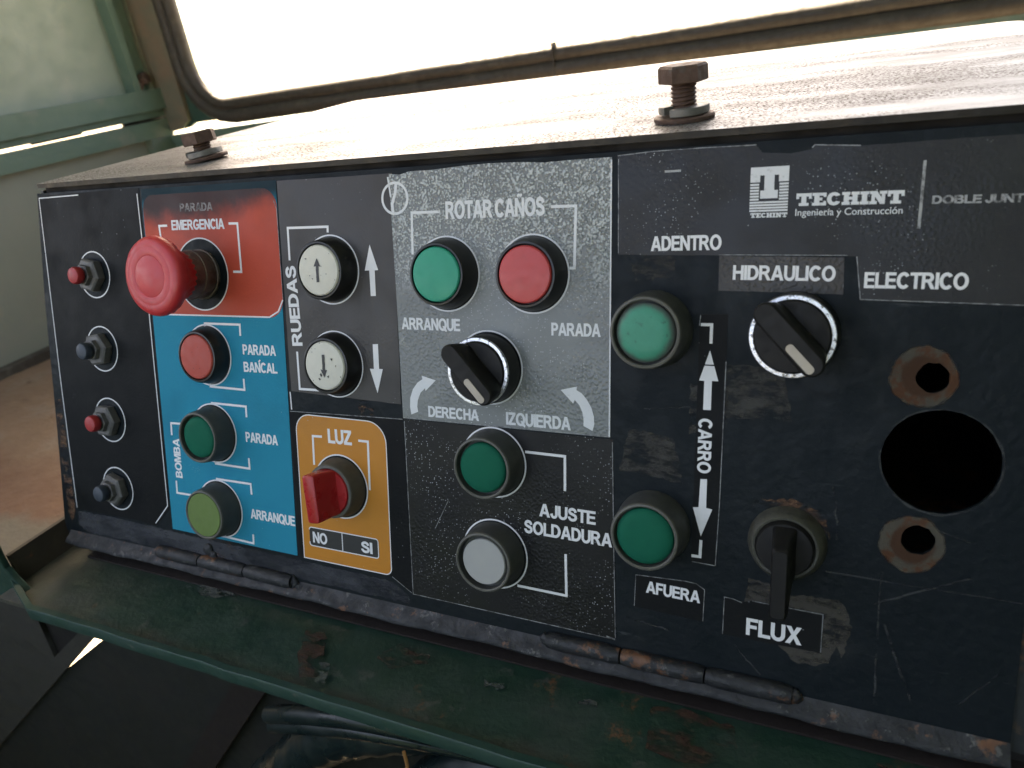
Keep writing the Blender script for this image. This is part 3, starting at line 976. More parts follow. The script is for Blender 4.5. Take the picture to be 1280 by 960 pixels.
for pp in ([(0.229, -0.074, -0.284), (0.2295, -0.075, -0.294), (0.226, -0.074, -0.303), (0.229, -0.07, -0.33)],
           [(0.165, -0.080, -0.318), (0.158, -0.082, -0.330), (0.146, -0.08, -0.348), (0.14, -0.075, -0.36)]):
    bm = bmesh.new()
    add_tube(bm, smoothpath(pp, 5), 0.0010, 8)
    o = link('wire', finish(bm, 'wire', 60), WIREO)
    tag(o, 'thin ochre wire hanging right of the ribbed hose end' if pp[0][0] > 0.2 else 'short ochre wire lying in front of the dark hose', 'wire')

# ---------------------------------------------------------------- control box
box = thing('control_box', 'dark metal control box with push buttons, selector knobs and Spanish labels', 'control panel', (0.25, 0.12, -0.205))
sn, cs = 0.29727402, 0.95479221
PM = Matrix(((1, 0, 0, 0), (0, sn, -cs, 0), (0, cs, sn, 0), (0, 0, 0, 1)))      # panel frame: x right, y up, z outwards


def pan(u, v, h=0.0):
    return PM @ Vector((u * MM, -v * MM, h * MM))


def at(u, v, h=0.0, rot=0.0):
    return PM @ Matrix.Translation((u * MM, -v * MM, h * MM)) @ Matrix.Rotation(R(rot), 4, 'Z')


# case: side plates, floor, back; open to the front behind the panel
bm = bmesh.new()
for x0, x1 in ((-0.002, 0.0), (0.5005, 0.5025)):
    prof = [(0.004, 0.0035), (0.312, 0.0035), (0.312, -0.2), (-0.056, -0.2)]
    A = [bm.verts.new((x0, y, z)) for y, z in prof]
    Bv = [bm.verts.new((x1, y, z)) for y, z in prof]
    bm.faces.new(A)
    bm.faces.new(Bv[::-1])
    for k in range(4):
        bm.faces.new((A[k], Bv[k], Bv[(k + 1) % 4], A[(k + 1) % 4]))
add_box(bm, (-0.0025, 0.309, -0.203), (0.503, 0.3125, 0.0034))
add_box(bm, (-0.0025, -0.050, -0.2025), (0.503, 0.3127, -0.1985))
link('case', finish(bm, 'case'), CASE, box)
# flange strip at the right of the door and dark inner shelf below it
me = sheet([rough_line([(484, -3), (504.5, -3), (504.5, 206), (484, 206)], 6, 0.3)], -4.6, -2.2)
link('side_flange', me, CASE, box, PM)
me = sheet([[(-6, 206), (504, 206), (504, 216), (-6, 216)]], -16, -12)
link('lower_flange', me, INSIDE, box, PM)
# lid
pts = rrect(3.0, -315.5, 505.5, 1.0, [8, 14, 1.5, 1.5], 6)
me = sheet([pts], 5.7, 8.2)
bm = bmesh.new()
bm.from_mesh(me)
me = finish(bm, 'lid', None, 0.0007, 2, 50)
for p in me.polygons:
    p.material_index = 0 if p.normal.z > 0.5 else 1
link('lid', me, [LID, LIDEDGE], box)
bm = bmesh.new()
add_box(bm, (0.002, 0.0045, 0.0015), (0.502, 0.012, 0.0056))  # dark strip stands for the shadow in the gap under the lid
link('lid_gap_shade', finish(bm, 'lid_gap_shade'), INSIDE, box)

# front panel with its holes
HOLES = [circle((458.3, 77.0), 5.1, 20, 0.35), circle((457.8, 133.8), 5.3, 20, 0.35), circle((462.4, 105.5), 17.9, 40, 0.18)]
outl = [(-1.5, -2.7), (490.5, -2.7), (490.5, 206)] + [(-2 + 10 * math.cos(R(a)), 197 + 9.5 * math.sin(R(a))) for a in range(90, 181, 15)] + [(-9, 140), (-6, 60)]
me = sheet([outl] + HOLES, -2.0, 0.0)
panel = link('front_panel', me, ENAMEL, box, PM)
# bent, worn lower lip
bm = bmesh.new()
sec = [(201.6, 0.05), (204.0, 1.2), (206.6, 3.4), (208.4, 4.6), (209.4, 4.2), (209.2, 2.6), (206.5, 1.0), (203.5, -0.6)]
prev = None
for k in range(126):
    u_ = -7 + 497.5 * k / 125
    w_ = 0.35 * math.sin(u_ * .06) + 0.25 * math.sin(u_ * .19)
    row = [bm.verts.new((u_ * MM, -(b + (w_ + random.uniform(-.18, .18)) * (b > 203)) * MM, (c + random.uniform(-.12, .12) * (b > 203)) * MM)) for b, c in sec]
    if prev:
        for q in range(len(sec)):
            bm.faces.new((prev[q], row[q], row[(q + 1) % len(sec)], prev[(q + 1) % len(sec)]))
    else:
        bm.faces.new(row)
    prev = row
bm.faces.new(prev[::-1])
link('lower_lip', finish(bm, 'lower_lip', 60), WORN, panel, PM)


def hinge(spans, v0):
    bm = bmesh.new()
    for a, b in spans:
        n_ = 8
        add_tube(bm, [((a + (b - a) * k / n_) * MM, -(v0 + random.uniform(-.15, .15)) * MM, 1.0 * MM) for k in range(n_ + 1)], [0.0034] + [0.0039] * (n_ - 1) + [0.0034], 14)
    return link('hinge', finish(bm, 'hinge', 50), WORN, panel, PM)


hinge(((74, 107), (107.8, 141), (141.8, 174)), 202.0)
hinge(((319, 352), (352.8, 387), (387.8, 420)), 201.6)

# lumpy weld beads beside the hinges
for u_, v_, r_ in ((113, 194.5, 3.4), (116.5, 197.5, 2.6), (173.5, 203.0, 4.2), (176.5, 205.0, 3.0), (73.5, 201.8, 3.0), (420.5, 202.4, 3.6), (318, 202.4, 3.2)):
    bm = bmesh.new()
    bmesh.ops.create_icosphere(bm, subdivisions=3, radius=r_ * MM)
    for q in bm.verts:
        q.co.z *= 0.55
        q.co *= 1 + 0.16 * math.sin(q.co.x * 2100 + u_) * math.cos(q.co.y * 1700 + v_) + random.uniform(-.03, .03)
    link('weld_bead', finish(bm, 'weld_bead', 60), WORN, panel, at(u_, v_, 0.3))

# residues, bare rings and scratches on the enamel
for c, r, hh in (((455.5, 76.8), 11.0, HOLES[0]), ((455.9, 135.6), 10.9, HOLES[1])):
    link('bare_ring', sheet([circle((0, 0), r, 48, 0.1), [(a - c[0], b - c[1]) for a, b in hh]], 0.05, 0.12), BAREMETAL, panel, PM @ Matrix.Translation((c[0] * MM, -c[1] * MM, 0)))
link('bare_ring', sheet([circle((462.4, 105.6), 18.6, 60, 0.2), HOLES[2]], 0.03, 0.08), SCRATCH, panel, PM)
for poly, mt in (([(2, 188), (30, 187.6), (70, 188), (100, 189), (178, 189.5), (236, 190.5), (246, 196), (246, 200), (120, 200), (10, 201), (2, 197)], SLATE),
                 ([(-7.5, 120), (-2, 118), (0, 188), (-4, 196), (-8, 190)], RUSTSPOT),
                 ([(354, 104), (363.5, 104.3), (372, 106), (374, 114.5), (376.5, 124), (364, 122.2), (350, 121.3)], GLUE),
                 ([(353, 36), (371.5, 36), (370.4, 44.6), (356, 45.7)], GLUE),
                 ([(391.2, 76), (411, 76), (415, 95.8), (391.5, 96.3)], GLUE),
                 ([(378, 84), (392, 84), (392, 100), (378, 104)], GLUE),
                 ([(402, 158.3), (409.3, 158.6), (415, 162), (426.4, 161), (433.9, 160.6), (436, 161.8), (439, 170.4), (436.5, 183), (434.2, 178.7), (432, 186), (427.8, 188.2), (420, 188.4), (401, 170)], GLUE2),
                 ([(222, 101.5), (229, 103), (230, 110), (226, 114), (221, 108)], RUSTSPOT),
                 ([(112, 182), (128, 184), (134, 195), (126, 202), (116, 196)], RUSTSPOT),
                 ([(402, 126.8), (416, 124.6), (428, 129), (430, 138), (424, 130), (412, 127.4), (403, 132)], RUSTSPOT)):
    link('residue', sheet([rough_line(poly, 1.4, 0.45)], 0.02, 0.06), mt, panel, PM)
sm = []
for a, b, wd in (((428.6, 150.7), (490, 150.8), 0.6), ((445.7, 159.5), (474.7, 144.5), 0.7), ((447.5, 147), (448, 198), 0.7), ((449.4, 166.7), (460.2, 195), 0.9),
                 ((430.2, 118), (432.5, 138), 0.7), ((465, 130), (489, 137), 0.4), ((474, 192), (486, 176), 0.6), ((352, 184), (372, 186), 0.7), ((398, 186), (408, 197), 0.5), ((360, 95), (378, 93), 0.4)):
    n_ = 8
    q = [(a[0] + (b[0] - a[0]) * k / n_ + random.uniform(-.4, .4), a[1] + (b[1] - a[1]) * k / n_ + random.uniform(-.4, .4)) for k in range(n_ + 1)]
    link('scratch', sheet([stroke(q, wd)], 0.14, 0.17), SCRATCH, panel, PM)

# ---------------------------------------------------------------- stickers
ST = 0.18       # thickness of the vinyl


def sticker(outline, holes, mat, label, z=0.0):
    o = link('sticker', sheet([outline] + holes, z, z + ST), mat, box, PM)
    o['label'] = label
    return o


def prints(parent, items, mat, z, name=None):
    for it in items:
        k = it[0]
        if k == 'txt':
            _, body, pos, ang, L, h, *rest = it
            me, nm = text(body, pos, ang, L, h, z, *(rest[:1] or [0.03])), 'lettering'
        elif k == 'line':
            me, nm = sheet([stroke(it[1], it[2])], z, z + 0.05), 'printed_line'
        elif k == 'ring':
            me, nm = sheet([circle(it[1], it[2] + it[3] / 2, 72), circle(it[1], it[2] - it[3] / 2, 72)], z, z + 0.05), 'printed_ring'
        elif k == 'loop':
            me, nm = sheet(it[1], z, z + 0.05), 'printed_arrow'
        elif k == 'slab':
            me, nm = join(slab_text(it[1], it[2], it[3], it[4], it[5], z), 'slab'), 'lettering'
        elif k == 'emblem':
            me, nm = join([sheet(l_, z, z + 0.05) for l_ in it[1]], 'emblem'), 'emblem'
        link(name if name and k != 'txt' else nm, me, mat, parent, PM)


Z1 = ST + 0.02
LW = 1.15
RC = 15.9
# --- black strip with four small buttons
MINI = [(41.4, 43.6), (41.4, 85.6), (41.7, 127.2), (42.2, 168.6)]
s1 = sticker([(-0.9, -1.2), (84.2, -1.9), (84.6, 175), (72.3, 187.2), (56, 186), (30, 186.4), (2.0, 186.6)], [circle(c, 12.4) for c in MINI], BLACKV, 'plain black vinyl strip with a thin white border')
prints(s1, [('line', [(35, -0.4), (0.1, 0.0), (0.4, 108.7), (2.0, 186)], 0.55), ('line', [(82.6, 1), (83.2, 25), (83.4, 173.5), (72, 185.6)], 0.6)] + [('ring', c, 12.8, 0.65) for c in MINI], WHITE, Z1)
# --- blue sticker with the red emergency field
BH = [(125.5, 43.3, 18.0), (125.4, 85.2, 15.6), (124.8, 127.3, 15.6), (124.8, 169.4, 15.6)]
s2 = sticker([(85.9, -1.2), (179.2, -1.0), (178.3, 60), (177.4, 187.4), (85.8, 186.9)], [circle((a, b), r) for a, b, r in BH], BLUEV, 'blue vinyl sticker with a red field at its top')
red_out = rrect(86.2, 2.2, 178.9, 64.4, [7.5, 9.5, 9.5, 7.5], 8)
link('red_field', sheet([red_out, circle((125.5, 43.3), 18.0)], Z1, Z1 + 0.05), REDV, s2, PM)
prints(s2, [('txt', 'EMERGENCIA', (106.65, 20.5), -0.3, 37.2, 4.95, 0.035)], PALE, Z1 + 0.08)
prints(s2, [('txt', 'PARADA', (113.8, 11.3), -0.6, 23.0, 4.0, 0.035)], SOOT, Z1 + 0.08)
prints(s2, [('line', [(103.4, 18.15), (97.3, 18.15), (98.0, 26)], LW), ('line', [(146.9, 18.25), (152.75, 18.35), (153.1, 42.0), (147.6, 41.95)], LW),
            ('ring', (125.5, 43.3), 18.3, 0.7),
            ('line', [(92, 64.6), (169.6, 64.2), (175.6, 61.2), (178.9, 55.5)], 0.75)], WHITE, Z1 + 0.08)
prints(s2, [('line', [(177.0, 8.2), (178.6, 12), (179.0, 55)], 0.35)], EDGE, Z1 + 0.08, 'field_edge')
prints(s2, [('txt', 'PARADA', (150.1, 83.6), 0.6, 21.9, 5.1, 0.035), ('txt', 'BANCAL', (149.9, 92.55), 0.7, 22.3, 5.05, 0.035), ('line', [(160.2, 87.0), (161.4, 86.0)], 0.8),
            ('txt', 'PARADA', (147.6, 129.65), 0.5, 21.7, 5.2, 0.035), ('txt', 'ARRANQUE', (147.0, 171.5), 0.2, 30.3, 5.2, 0.035), ('txt', 'BOMBA', (97.6, 155.5), 90, 22.4, 5.0, 0.035),
            ('line', [(124.5, 71.4), (124.6, 68.6), (149.2, 68.5), (149.1, 74.2)], LW), ('line', [(125.05, 100.4), (125.1, 101.9), (149.2, 102.1), (149.1, 96.3)], LW),
            ('line', [(124.35, 110.8), (149.2, 110.85), (149.1, 116.5)], LW), ('line', [(124.4, 142.8), (124.3, 144.1), (148.6, 144.1), (148.55, 138.4)], LW),
            ('line', [(123.9, 153.9), (124.0, 152.7), (148.5, 152.5), (148.6, 158.3)], LW), ('line', [(124.1, 185.0), (147.4, 185.6), (147.6, 180.5)], LW),
            ('line', [(100.5, 124.3), (92.4, 124.6), (92.2, 131.4)], LW), ('line', [(92.4, 157.6), (92.2, 164.7), (110.5, 164.4)], LW)]
       + [('ring', (a, b), r + 0.3, 0.75) for a, b, r in BH[1:]], WHITE, Z1 + 0.003)
# --- smoky sticker with the two arrow buttons
s3 = sticker(rough_line([(179.7, -0.6), (245.3, -0.6), (245.6, 102.3), (212, 101.3), (180.4, 100.6)], 5, 0.12), [circle((209.4, 41.1), 15.5), circle((209.2, 85.6), 15.5)], BROWNV, 'smoky dark grey vinyl sticker with white arrows')
prints(s3, [('txt', 'RUEDAS', (189.4, 77.5), 92.2, 38.3, 6.2, 0.04),
            ('line', [(184.7, 36.6), (184.75, 21.4), (208.7, 21.4), (208.6, 24.0)], LW), ('line', [(185.8, 80.6), (186.0, 99.1), (199.5, 98.9)], LW),
            ('loop', [[(232.0, 29.9), (236.1, 41.3), (234.2, 41.4), (234.2, 52.9), (231.4, 53.0), (231.2, 41.4), (228.7, 41.5)]]),
            ('loop', [[(231.25, 75.1), (234.2, 74.9), (234.2, 86.5), (236.3, 86.4), (232.8, 97.9), (229.0, 86.6), (231.3, 86.6)]]),
            ('ring', (209.4, 41.1), 15.8, 0.7), ('ring', (209.2, 85.6), 15.8, 0.6), ('line', [(179.7, 101.1), (179.95, 110)], 0.7)], WHITE, Z1)
# --- grey sticker
gt = [(243.9, -0.3), (249.8, 0.3), (254.4, -0.75), (258.2, -0.8), (264, -0.7), (272, -1.04), (283, -1.6), (294, -1.8), (308, -1.4), (318, -0.6), (331.4, -0.9), (346.1, -0.9)]
GH = [(272.0, 43.0, 15.6), (312.7, 43.0, 15.6), (291.7, 82.7, 15.5)]
s4 = sticker(gt + [(346.4, 108.2), (246.5, 108.7), (245.4, 50)], [circle((a, b), r) for a, b, r in GH], GREYV, 'glossy grey vinyl sticker with droplet-like bubbles along its top', 0.04)
ZG = Z1 + 0.04
prints(s4, [('txt', 'ROTAR CAÑOS', (272.4, 19.8), 0.1, 45.7, 7.1, 0.04), ('txt', 'ARRANQUE', (247.85, 67.5), 0.1, 30.1, 5.15, 0.038), ('txt', 'PARADA', (320.95, 67.7), 0.3, 21.0, 5.1, 0.038),
            ('txt', 'DERECHA', (260.45, 106.75), 0.5, 25.8, 4.9, 0.038), ('txt', 'IZQUIERDA', (299.65, 106.85), 0.3, 29.6, 5.35, 0.038),
            ('line', [(269.6, 16.7), (255.2, 16.65), (254.9, 34.5)], LW), ('line', [(321, 16.5), (331.5, 16.6), (330.9, 40.6), (328.8, 40.6)], LW),
            ('loop', [[(251.2, 106.5), (250.6, 102.9), (250.9, 98.8), (252.5, 94.7), (255.0, 91.6), (257.8, 89.75), (257.4, 88.2), (264.7, 89.9), (259.2, 95.1), (259.0, 93.8), (256.5, 96.1), (254.9, 99.7), (254.5, 102.6), (254.9, 105.0)]]),
            ('loop', [[(324.9, 90.1), (332.2, 88.2), (331.8, 89.7), (334.2, 91.0), (336.4, 93.4), (338.3, 96.6), (339.4, 100.1), (339.6, 103.5), (338.8, 106.1), (334.9, 104.4), (335.0, 102.0), (334.5, 99.0), (333.2, 96.0), (331.1, 93.8), (330.4, 95.4)]]),
            ('line', [(345.9, 0), (346.0, 108)], 0.55)] + [('ring', (a, b), r + 0.3, 0.7) for a, b, r in GH], PALE, ZG)
prints(s4, [('ring', (246.7, 10.2), 6.6, 1.1), ('line', [(247.6, 4.2), (247.0, 8), (245.2, 12.6), (245.5, 16.4)], 1.4), ('line', [(243.4, 1.0), (244.6, 9.5)], 0.8)], PALE, ZG + 0.06, 'ring_mark')
prints(s4, [('line', [(246.3, 18), (247.0, 40)], 0.5),
            ('line', [(246.8, 108.3), (346, 107.9)], 0.35), ('line', [(340.5, 13), (340.3, 23)], 0.35)], EDGE, ZG, 'worn_mark')
# --- black sticker with the orange light-switch field
s5 = sticker([(178.6, 110.6), (246.4, 108.9), (248.0, 194.5), (236.5, 188.2), (179.5, 187.2)], [circle((208.3, 146.3), 15.7)], BLACKV, 'black vinyl sticker carrying an orange rounded field')
oo = rrect(182.2, 111.8, 236.4, 187.4, [8.5, 10.5, 3.5, 0], 8)
link('orange_field', sheet([oo, circle((208.3, 146.3), 15.7)], Z1, Z1 + 0.05), ORANGEV, s5, PM)
link('switch_caption', sheet([rrect(186.6, 170.2, 229.2, 180.0, [1.4] * 4, 4)], Z1 + 0.06, Z1 + 0.10), BLACKINK, s5, PM)
ow = [('line', oo[:-1] + [oo[-1], oo[0]], 0.5)]
prints(s5, ow + [('txt', 'LUZ', (202.1, 124.75), 0.8, 14.2, 7.0, 0.04), ('line', [(198.2, 122.1), (192.5, 122.3), (192.3, 137)], LW), ('line', [(220.3, 121.9), (225.9, 121.85), (225.7, 145.8)], LW),
                 ('ring', (208.3, 146.3), 16.0, 0.7)], WHITE, Z1 + 0.07)
prints(s5, [('txt', 'NO', (188.8, 178.1), 0.6, 9.0, 5.6, 0.035), ('txt', 'SI', (219.0, 178.3), 0.6, 6.6, 5.6, 0.035), ('line', [(207.4, 170.3), (207.4, 179.9)], 0.5),
            ('line', rrect(186.6, 170.2, 229.2, 180.0, [1.4] * 4, 4) + [(186.6, 178)], 0.5)], WHITE, Z1 + 0.12)
prints(s5, [('line', [(178.8, 110.9), (246.2, 109.2)], 0.3), ('line', [(236.6, 188.0), (247.6, 194.2)], 0.3)], EDGE, Z1, 'worn_edge')
# --- speckled black sticker, bottom middle
AH = [(293.0, 124.5, 15.3), (292.9, 166.7, 15.6)]
s6 = sticker([(246.8, 109.1), (347.6, 108.9), (348.5, 150), (349.7, 195.6), (248.2, 195.0)], [circle((a, b), r) for a, b, r in AH], BLACKV2, 'black vinyl sticker peppered with pale specks')
prints(s6, [('txt', 'AJUSTE', (314.9, 145.8), -0.4, 25.4, 5.65, 0.034), ('txt', 'SOLDADURA', (307.7, 154.35), -0.4, 39.8, 5.75, 0.034),
            ('line', [(308.4, 118.1), (326.7, 118.15), (326.7, 133.2)], LW), ('line', [(303.9, 179.7), (327.3, 179.9), (326.95, 161.1)], LW)]
       + [('ring', (a, b), r + 0.3, 0.7) for a, b, r in AH], WHITE, Z1)
prints(s6, [('line', [(247.1, 110), (248.4, 194.6), (349.2, 195.2)], 0.35), ('line', [(347.3, 110), (348.2, 150), (349.4, 194.5)], 0.3), ('line', [(345.5, 194.6), (349.3, 195.2)], 0.7), ('line', [(262, 159.5), (269.5, 145)], 0.25)], EDGE, Z1, 'worn_edge')
# --- wide dark sticker with the maker's sign
tt = [(348.4, -1.2), (362, -1.9), (380.5, -1.9), (398.7, -1.6), (400.9, 1.2), (405, 1.5), (410.4, 2.1), (416.8, 1.0), (417.6, -0.2), (433, 0.9), (489.5, 0.6)]
s7 = sticker(rough_line(tt + [(489.5, 52.9), (434.8, 51.6), (432.9, 36.9), (386.9, 36.2), (349, 35.6)], 4, 0.14), [], SIGNV, 'wide charcoal vinyl sticker torn along its top edge')
px0, px1, py0, py1 = 397.2, 410.0, 6.0, 21.3
logo = []


def lg(a0, b0, a1, b1):
    X = lambda a: px0 + (px1 - px0) * a
    Y = lambda b: py0 + (py1 - py0) * b
    logo.append([[(X(a0), Y(b0)), (X(a1), Y(b0)), (X(a1), Y(b1)), (X(a0), Y(b1))]])


def lgp(p):
    logo.append([[(px0 + (px1 - px0) * a, py0 + (py1 - py0) * b) for a, b in p]])


lgp([(0, 0), (1, 0), (1, 0.335), (0.745, 0.335), (0.745, 0.185), (0.63, 0.185), (0.63, 0.52), (0.73, 0.52), (0.73, 0.70), (0.27, 0.70), (0.27, 0.52), (0.37, 0.52), (0.37, 0.185), (0.255, 0.185), (0.255, 0.335), (0, 0.335)])
for k in range(6):
    y0 = 0.365 + k * 0.066
    lg(0, y0, 0.235, y0 + 0.044)
    lg(0.765, y0, 1, y0 + 0.044)
for k in range(4):
    y0 = 0.765 + k * 0.062
    lg(0, y0, 1, y0 + 0.042)
prints(s7, [('emblem', logo), ('slab', 'TECHINT', (397.6, 23.2), -0.5, 12.4, 1.6), ('slab', 'TECHINT', (412.7, 19.7), -0.6, 33.2, 4.2),
                   ('txt', 'Ingeniería y Construcción', (412.6, 23.0), -0.6, 33.1, 2.3, 0.006)], PALE, Z1)
prints(s7, [('line', [(451.1, 6.8), (450.75, 28.2)], 0.9), ('txt', 'DOBLE JUNTA', (454.0, 20.5), -0.9, 27.9, 2.5, 0.045), ('line', [(366.5, 5.6), (372.5, 5.6)], 0.8)], DIM, Z1)
prints(s7, [('txt', 'ADENTRO', (361.85, 34.3), 0.3, 26.0, 5.3, 0.034), ('txt', 'ELECTRICO', (435.7, 47.5), -0.5, 30.3, 5.2, 0.032)], WHITE, Z1)
prints(s7, [('line', tt[:4], 0.3), ('line', [(348.7, 0), (349, 35)], 0.3), ('line', [(417.0, 0.6), (417.8, -0.3), (432, 0.9)], 0.35), ('line', [(432.9, 37), (434.8, 51.4), (489, 52.7)], 0.3), ('line', [(387, 36.0), (430, 36.6)], 0.25)], EDGE, Z1, 'worn_edge')
# --- small caption stickers
s8 = sticker(rough_line([(387.3, 36.4), (428.9, 37.3), (429.4, 49.8), (387.4, 48.9)], 4, 0.12), [], BROWNV, 'small grimy grey sticker under the wide charcoal one', 0.03)
prints(s8, [('txt', 'HIDRAULICO', (392.35, 44.9), -0.7, 34.2, 5.1, 0.03)], WHITE, Z1 + 0.03)
s9 = sticker(rough_line([(380.9, 57.7), (391.1, 57.4), (390.6, 110), (389.8, 155.5), (380.2, 155.2)], 4, 0.15), [], BLACKV, 'narrow upright black sticker with two white arrows')
prints(s9, [('txt', 'CARRO', (381.6, 97.2), -90, 21.3, 5.0, 0.032), ('line', [(381.3, 61.55), (385.3, 61.5), (385.25, 68.5)], LW), ('line', [(380.3, 152.6), (383.6, 152.5), (383.8, 145.6)], LW),
            ('loop', [[(385.0, 71.0), (386.6, 76.4), (383.3, 76.4)]]), ('loop', [[(386.75, 76.9), (388.4, 82.5), (386.05, 82.55), (386.0, 93.7), (383.1, 93.8), (383.25, 82.7), (381.3, 82.6), (383.15, 76.9)]]),
            ('loop', [[(382.9, 121), (385.4, 120.8), (385.4, 132.3), (387.75, 132.6), (383.7, 144.1), (380.3, 132.7), (382.5, 132.4)]])], WHITE, Z1)
prints(s9, [('line', [(381.2, 58), (380.8, 62)], 0.3), ('line', [(391.0, 75), (390.4, 130), (389.6, 155)], 0.3), ('line', [(380.6, 155), (389.5, 155.2)], 0.3)], EDGE, Z1, 'worn_edge')
s10 = sticker([(357.9, 164.5), (378.3, 163.5), (382.5, 163.8), (386.0, 165.7), (385.6, 179.5), (357.2, 178.6)], [], BLACKV, 'small black sticker with a clipped corner')
prints(s10, [('txt', 'AFUERA', (362.3, 171.5), -1.0, 21.8, 4.95, 0.034)], WHITE, Z1)
prints(s10, [('line', [(357.4, 178.4), (357.9, 164.7), (378.3, 163.7), (382.5, 164.0), (385.8, 165.9), (385.5, 179.2)], 0.25)], EDGE, Z1, 'worn_edge')
s11 = sticker(rough_line([(393.3, 167.1), (397, 167.3), (400.2, 168.2), (403.8, 166.7), (412, 166.6), (429.4, 167.0), (429.3, 182.5), (393.1, 183.0)], 3, 0.12), [], BLACKV, 'small black sticker with a torn top corner', 0.08)
prints(s11, [('txt', 'FLUX', (402.2, 181.0), 0, 20.0, 6.8, 0.034)], WHITE, Z1 + 0.08)
prints(s11, [('line', [(393.3, 182.8), (393.5, 167.3), (397, 167.5), (400.2, 168.4)], 0.25), ('line', [(404, 166.9), (429.2, 167.2), (429.1, 182.3)], 0.25)], EDGE, Z1 + 0.08, 'worn_edge')


# ---------------------------------------------------------------- push buttons

def lathe(prof, n=56, smooth=35):
    bm = bmesh.new()
    add_lathe(bm, [(r * MM, z * MM) for r, z in prof], n)
    return finish(bm, 'lathe', smooth)


def button(u, v, collar, cap, cmat, label, h=0.2):
    M = at(u, v, h)
    b = link('push_button', collar_mesh[collar].copy(), [cmat, RIM] if collar in ('tall', 'wide') else cmat, box, M)
    if collar in ('tall', 'wide'):
        zr = 10.4 if collar == 'tall' else 12.2
        for p in b.data.polygons:
            p.material_index = 1 if p.center.z > zr * MM and p.normal.z > 0.15 else 0
    b['label'] = label
    me, mat = cap
    link('button_cap', me.copy(), mat, b, M)
    return b, M


collar_mesh = {
    'tall': lathe([(14.9, 0), (14.75, 1.0), (13.55, 10.6), (13.2, 11.4), (12.6, 11.6), (12.1, 11.2), (11.85, 8.0), (0, 8.0)]),
    'wide': lathe([(15.0, 0), (14.9, 1.2), (13.6, 12.4), (13.2, 13.2), (12.5, 13.4), (12.05, 13.0), (11.8, 10.0), (0, 10.0)]),
    'black': lathe([(15.2, 0), (15.1, 0.8), (13.4, 8.3), (12.9, 9.0), (12.2, 9.1), (11.9, 8.6), (11.8, 6), (0, 6)]),
    'short': lathe([(15.2, 0), (15.1, 0.8), (13.5, 7.0), (13.0, 7.8), (12.2, 7.9), (11.9, 7.4), (11.8, 5), (0, 5)]),
}
lens = lathe([(11.0, 8.0), (11.0, 9.4), (10.6, 10.1), (9.6, 10.6), (7.5, 11.0), (4.0, 11.25), (0, 11.3)], smooth=60)
lens_w = lathe([(11.3, 10.0), (11.3, 11.4), (10.9, 12.1), (9.8, 12.6), (9.3, 12.9), (6.5, 13.2), (3, 13.3), (0, 13.3)], smooth=60)
flat = lathe([(11.5, 6.0), (11.5, 8.7), (11.0, 9.3), (9.5, 9.55), (0, 9.75)])
flat_s = lathe([(11.5, 5.0), (11.5, 7.6), (11.0, 8.2), (9.5, 8.45), (0, 8.6)])
flush = lathe([(11.85, 8.2), (11.85, 11.2), (11.6, 11.45), (0, 11.6)])
sunk = lathe([(10.4, 8.0), (10.4, 9.9), (10.1, 10.3), (0, 10.4)])

button(125.4, 85.2, 'short', (flat_s, REDOLD), BLACKPL, 'black-rimmed push button with a chalky pitted red cap')
button(124.7, 127.3, 'tall', (lens, GREENDK), GREYCOL, 'tall grey push button with a dark green lens on blue vinyl')
button(124.8, 169.4, 'tall', (flush, OLIVE), GREYCOL, 'tall grey push button with a flat olive green cap')
for (u_, v_, h_, lab, down) in ((209.5, 41.1, 'black', 'cream push button with a black up arrow', False), (209.1, 85.3, 'short', 'chipped cream push button with a black down arrow', True)):
    b, M = button(u_, v_, h_, ((flat if h_ == 'black' else flat_s), CREAM), BLACKPL, lab)
    zt = 9.85 if h_ == 'black' else 8.7
    arrow = [(0, -5.4), (1.9, -1.7), (0.75, -1.9), (0.75, 5.4), (-0.75, 5.4), (-0.75, -1.9), (-1.9, -1.7)]
    if down:
        arrow = [(x * 1.0, -y) for x, y in arrow]
    ms = [sheet([rough_line(arrow, 0.8, 0.09)], zt, zt + 0.06)]
    if down:
        for q in ([(-2.6, 4.0), (-1.8, 3.2), (-1.2, 4.6), (-1.9, 5.2)], [(4.1, -3.6), (5.4, -3.9), (4.9, -2.6)], [(1.7, 4.6), (2.8, 4.2), (2.3, 5.6)], [(6.6, -0.4), (7.2, -1.0), (7.1, 0.2)], [(-3.5, 5.8), (-2.0, 6.2), (-2.8, 6.8)]):
            ms.append(sheet([rough_line(q, 0.5, 0.15)], zt - 0.02, zt + 0.03))
    else:
        for q in ([(-7.0, -5.4), (-6.2, -5.6), (-6.3, -4.8)], [(1.9, -2.2), (3.0, -1.5), (2.0, -1.8)], [(-3.6, 3.6), (-2.6, 3.8), (-3.0, 4.2)], [(-4.8, 2.2), (-4.4, 2.1), (-4.5, 2.7)]):
            ms.append(sheet([rough_line(q, 0.5, 0.1)], zt - 0.02, zt + 0.03))
    link('arrow_mark', join(ms, 'arrow_mark'), BLACKINK, b, M)
button(272.0, 42.9, 'black', (flat, GREENBR), BLACKPL, 'black-rimmed push button with a bright green cap')
button(312.7, 42.9, 'short', (flat_s, REDCAP), BLACKPL, 'black-rimmed push button with a smooth red cap')
button(292.9, 124.4, 'tall', (lens, GREENDK), GREYCOL, 'tall grey push button with a dark green lens on speckled vinyl')
button(292.7, 166.6, 'tall', (sunk, GREYWHITE), GREYCOL, 'tall grey push button with a sunken white cap')
button(363.6, 64.0, 'wide', (lens_w, GREENDUST), GREYCOL, 'wide push button with a dusty scuffed green lens', 0.0)
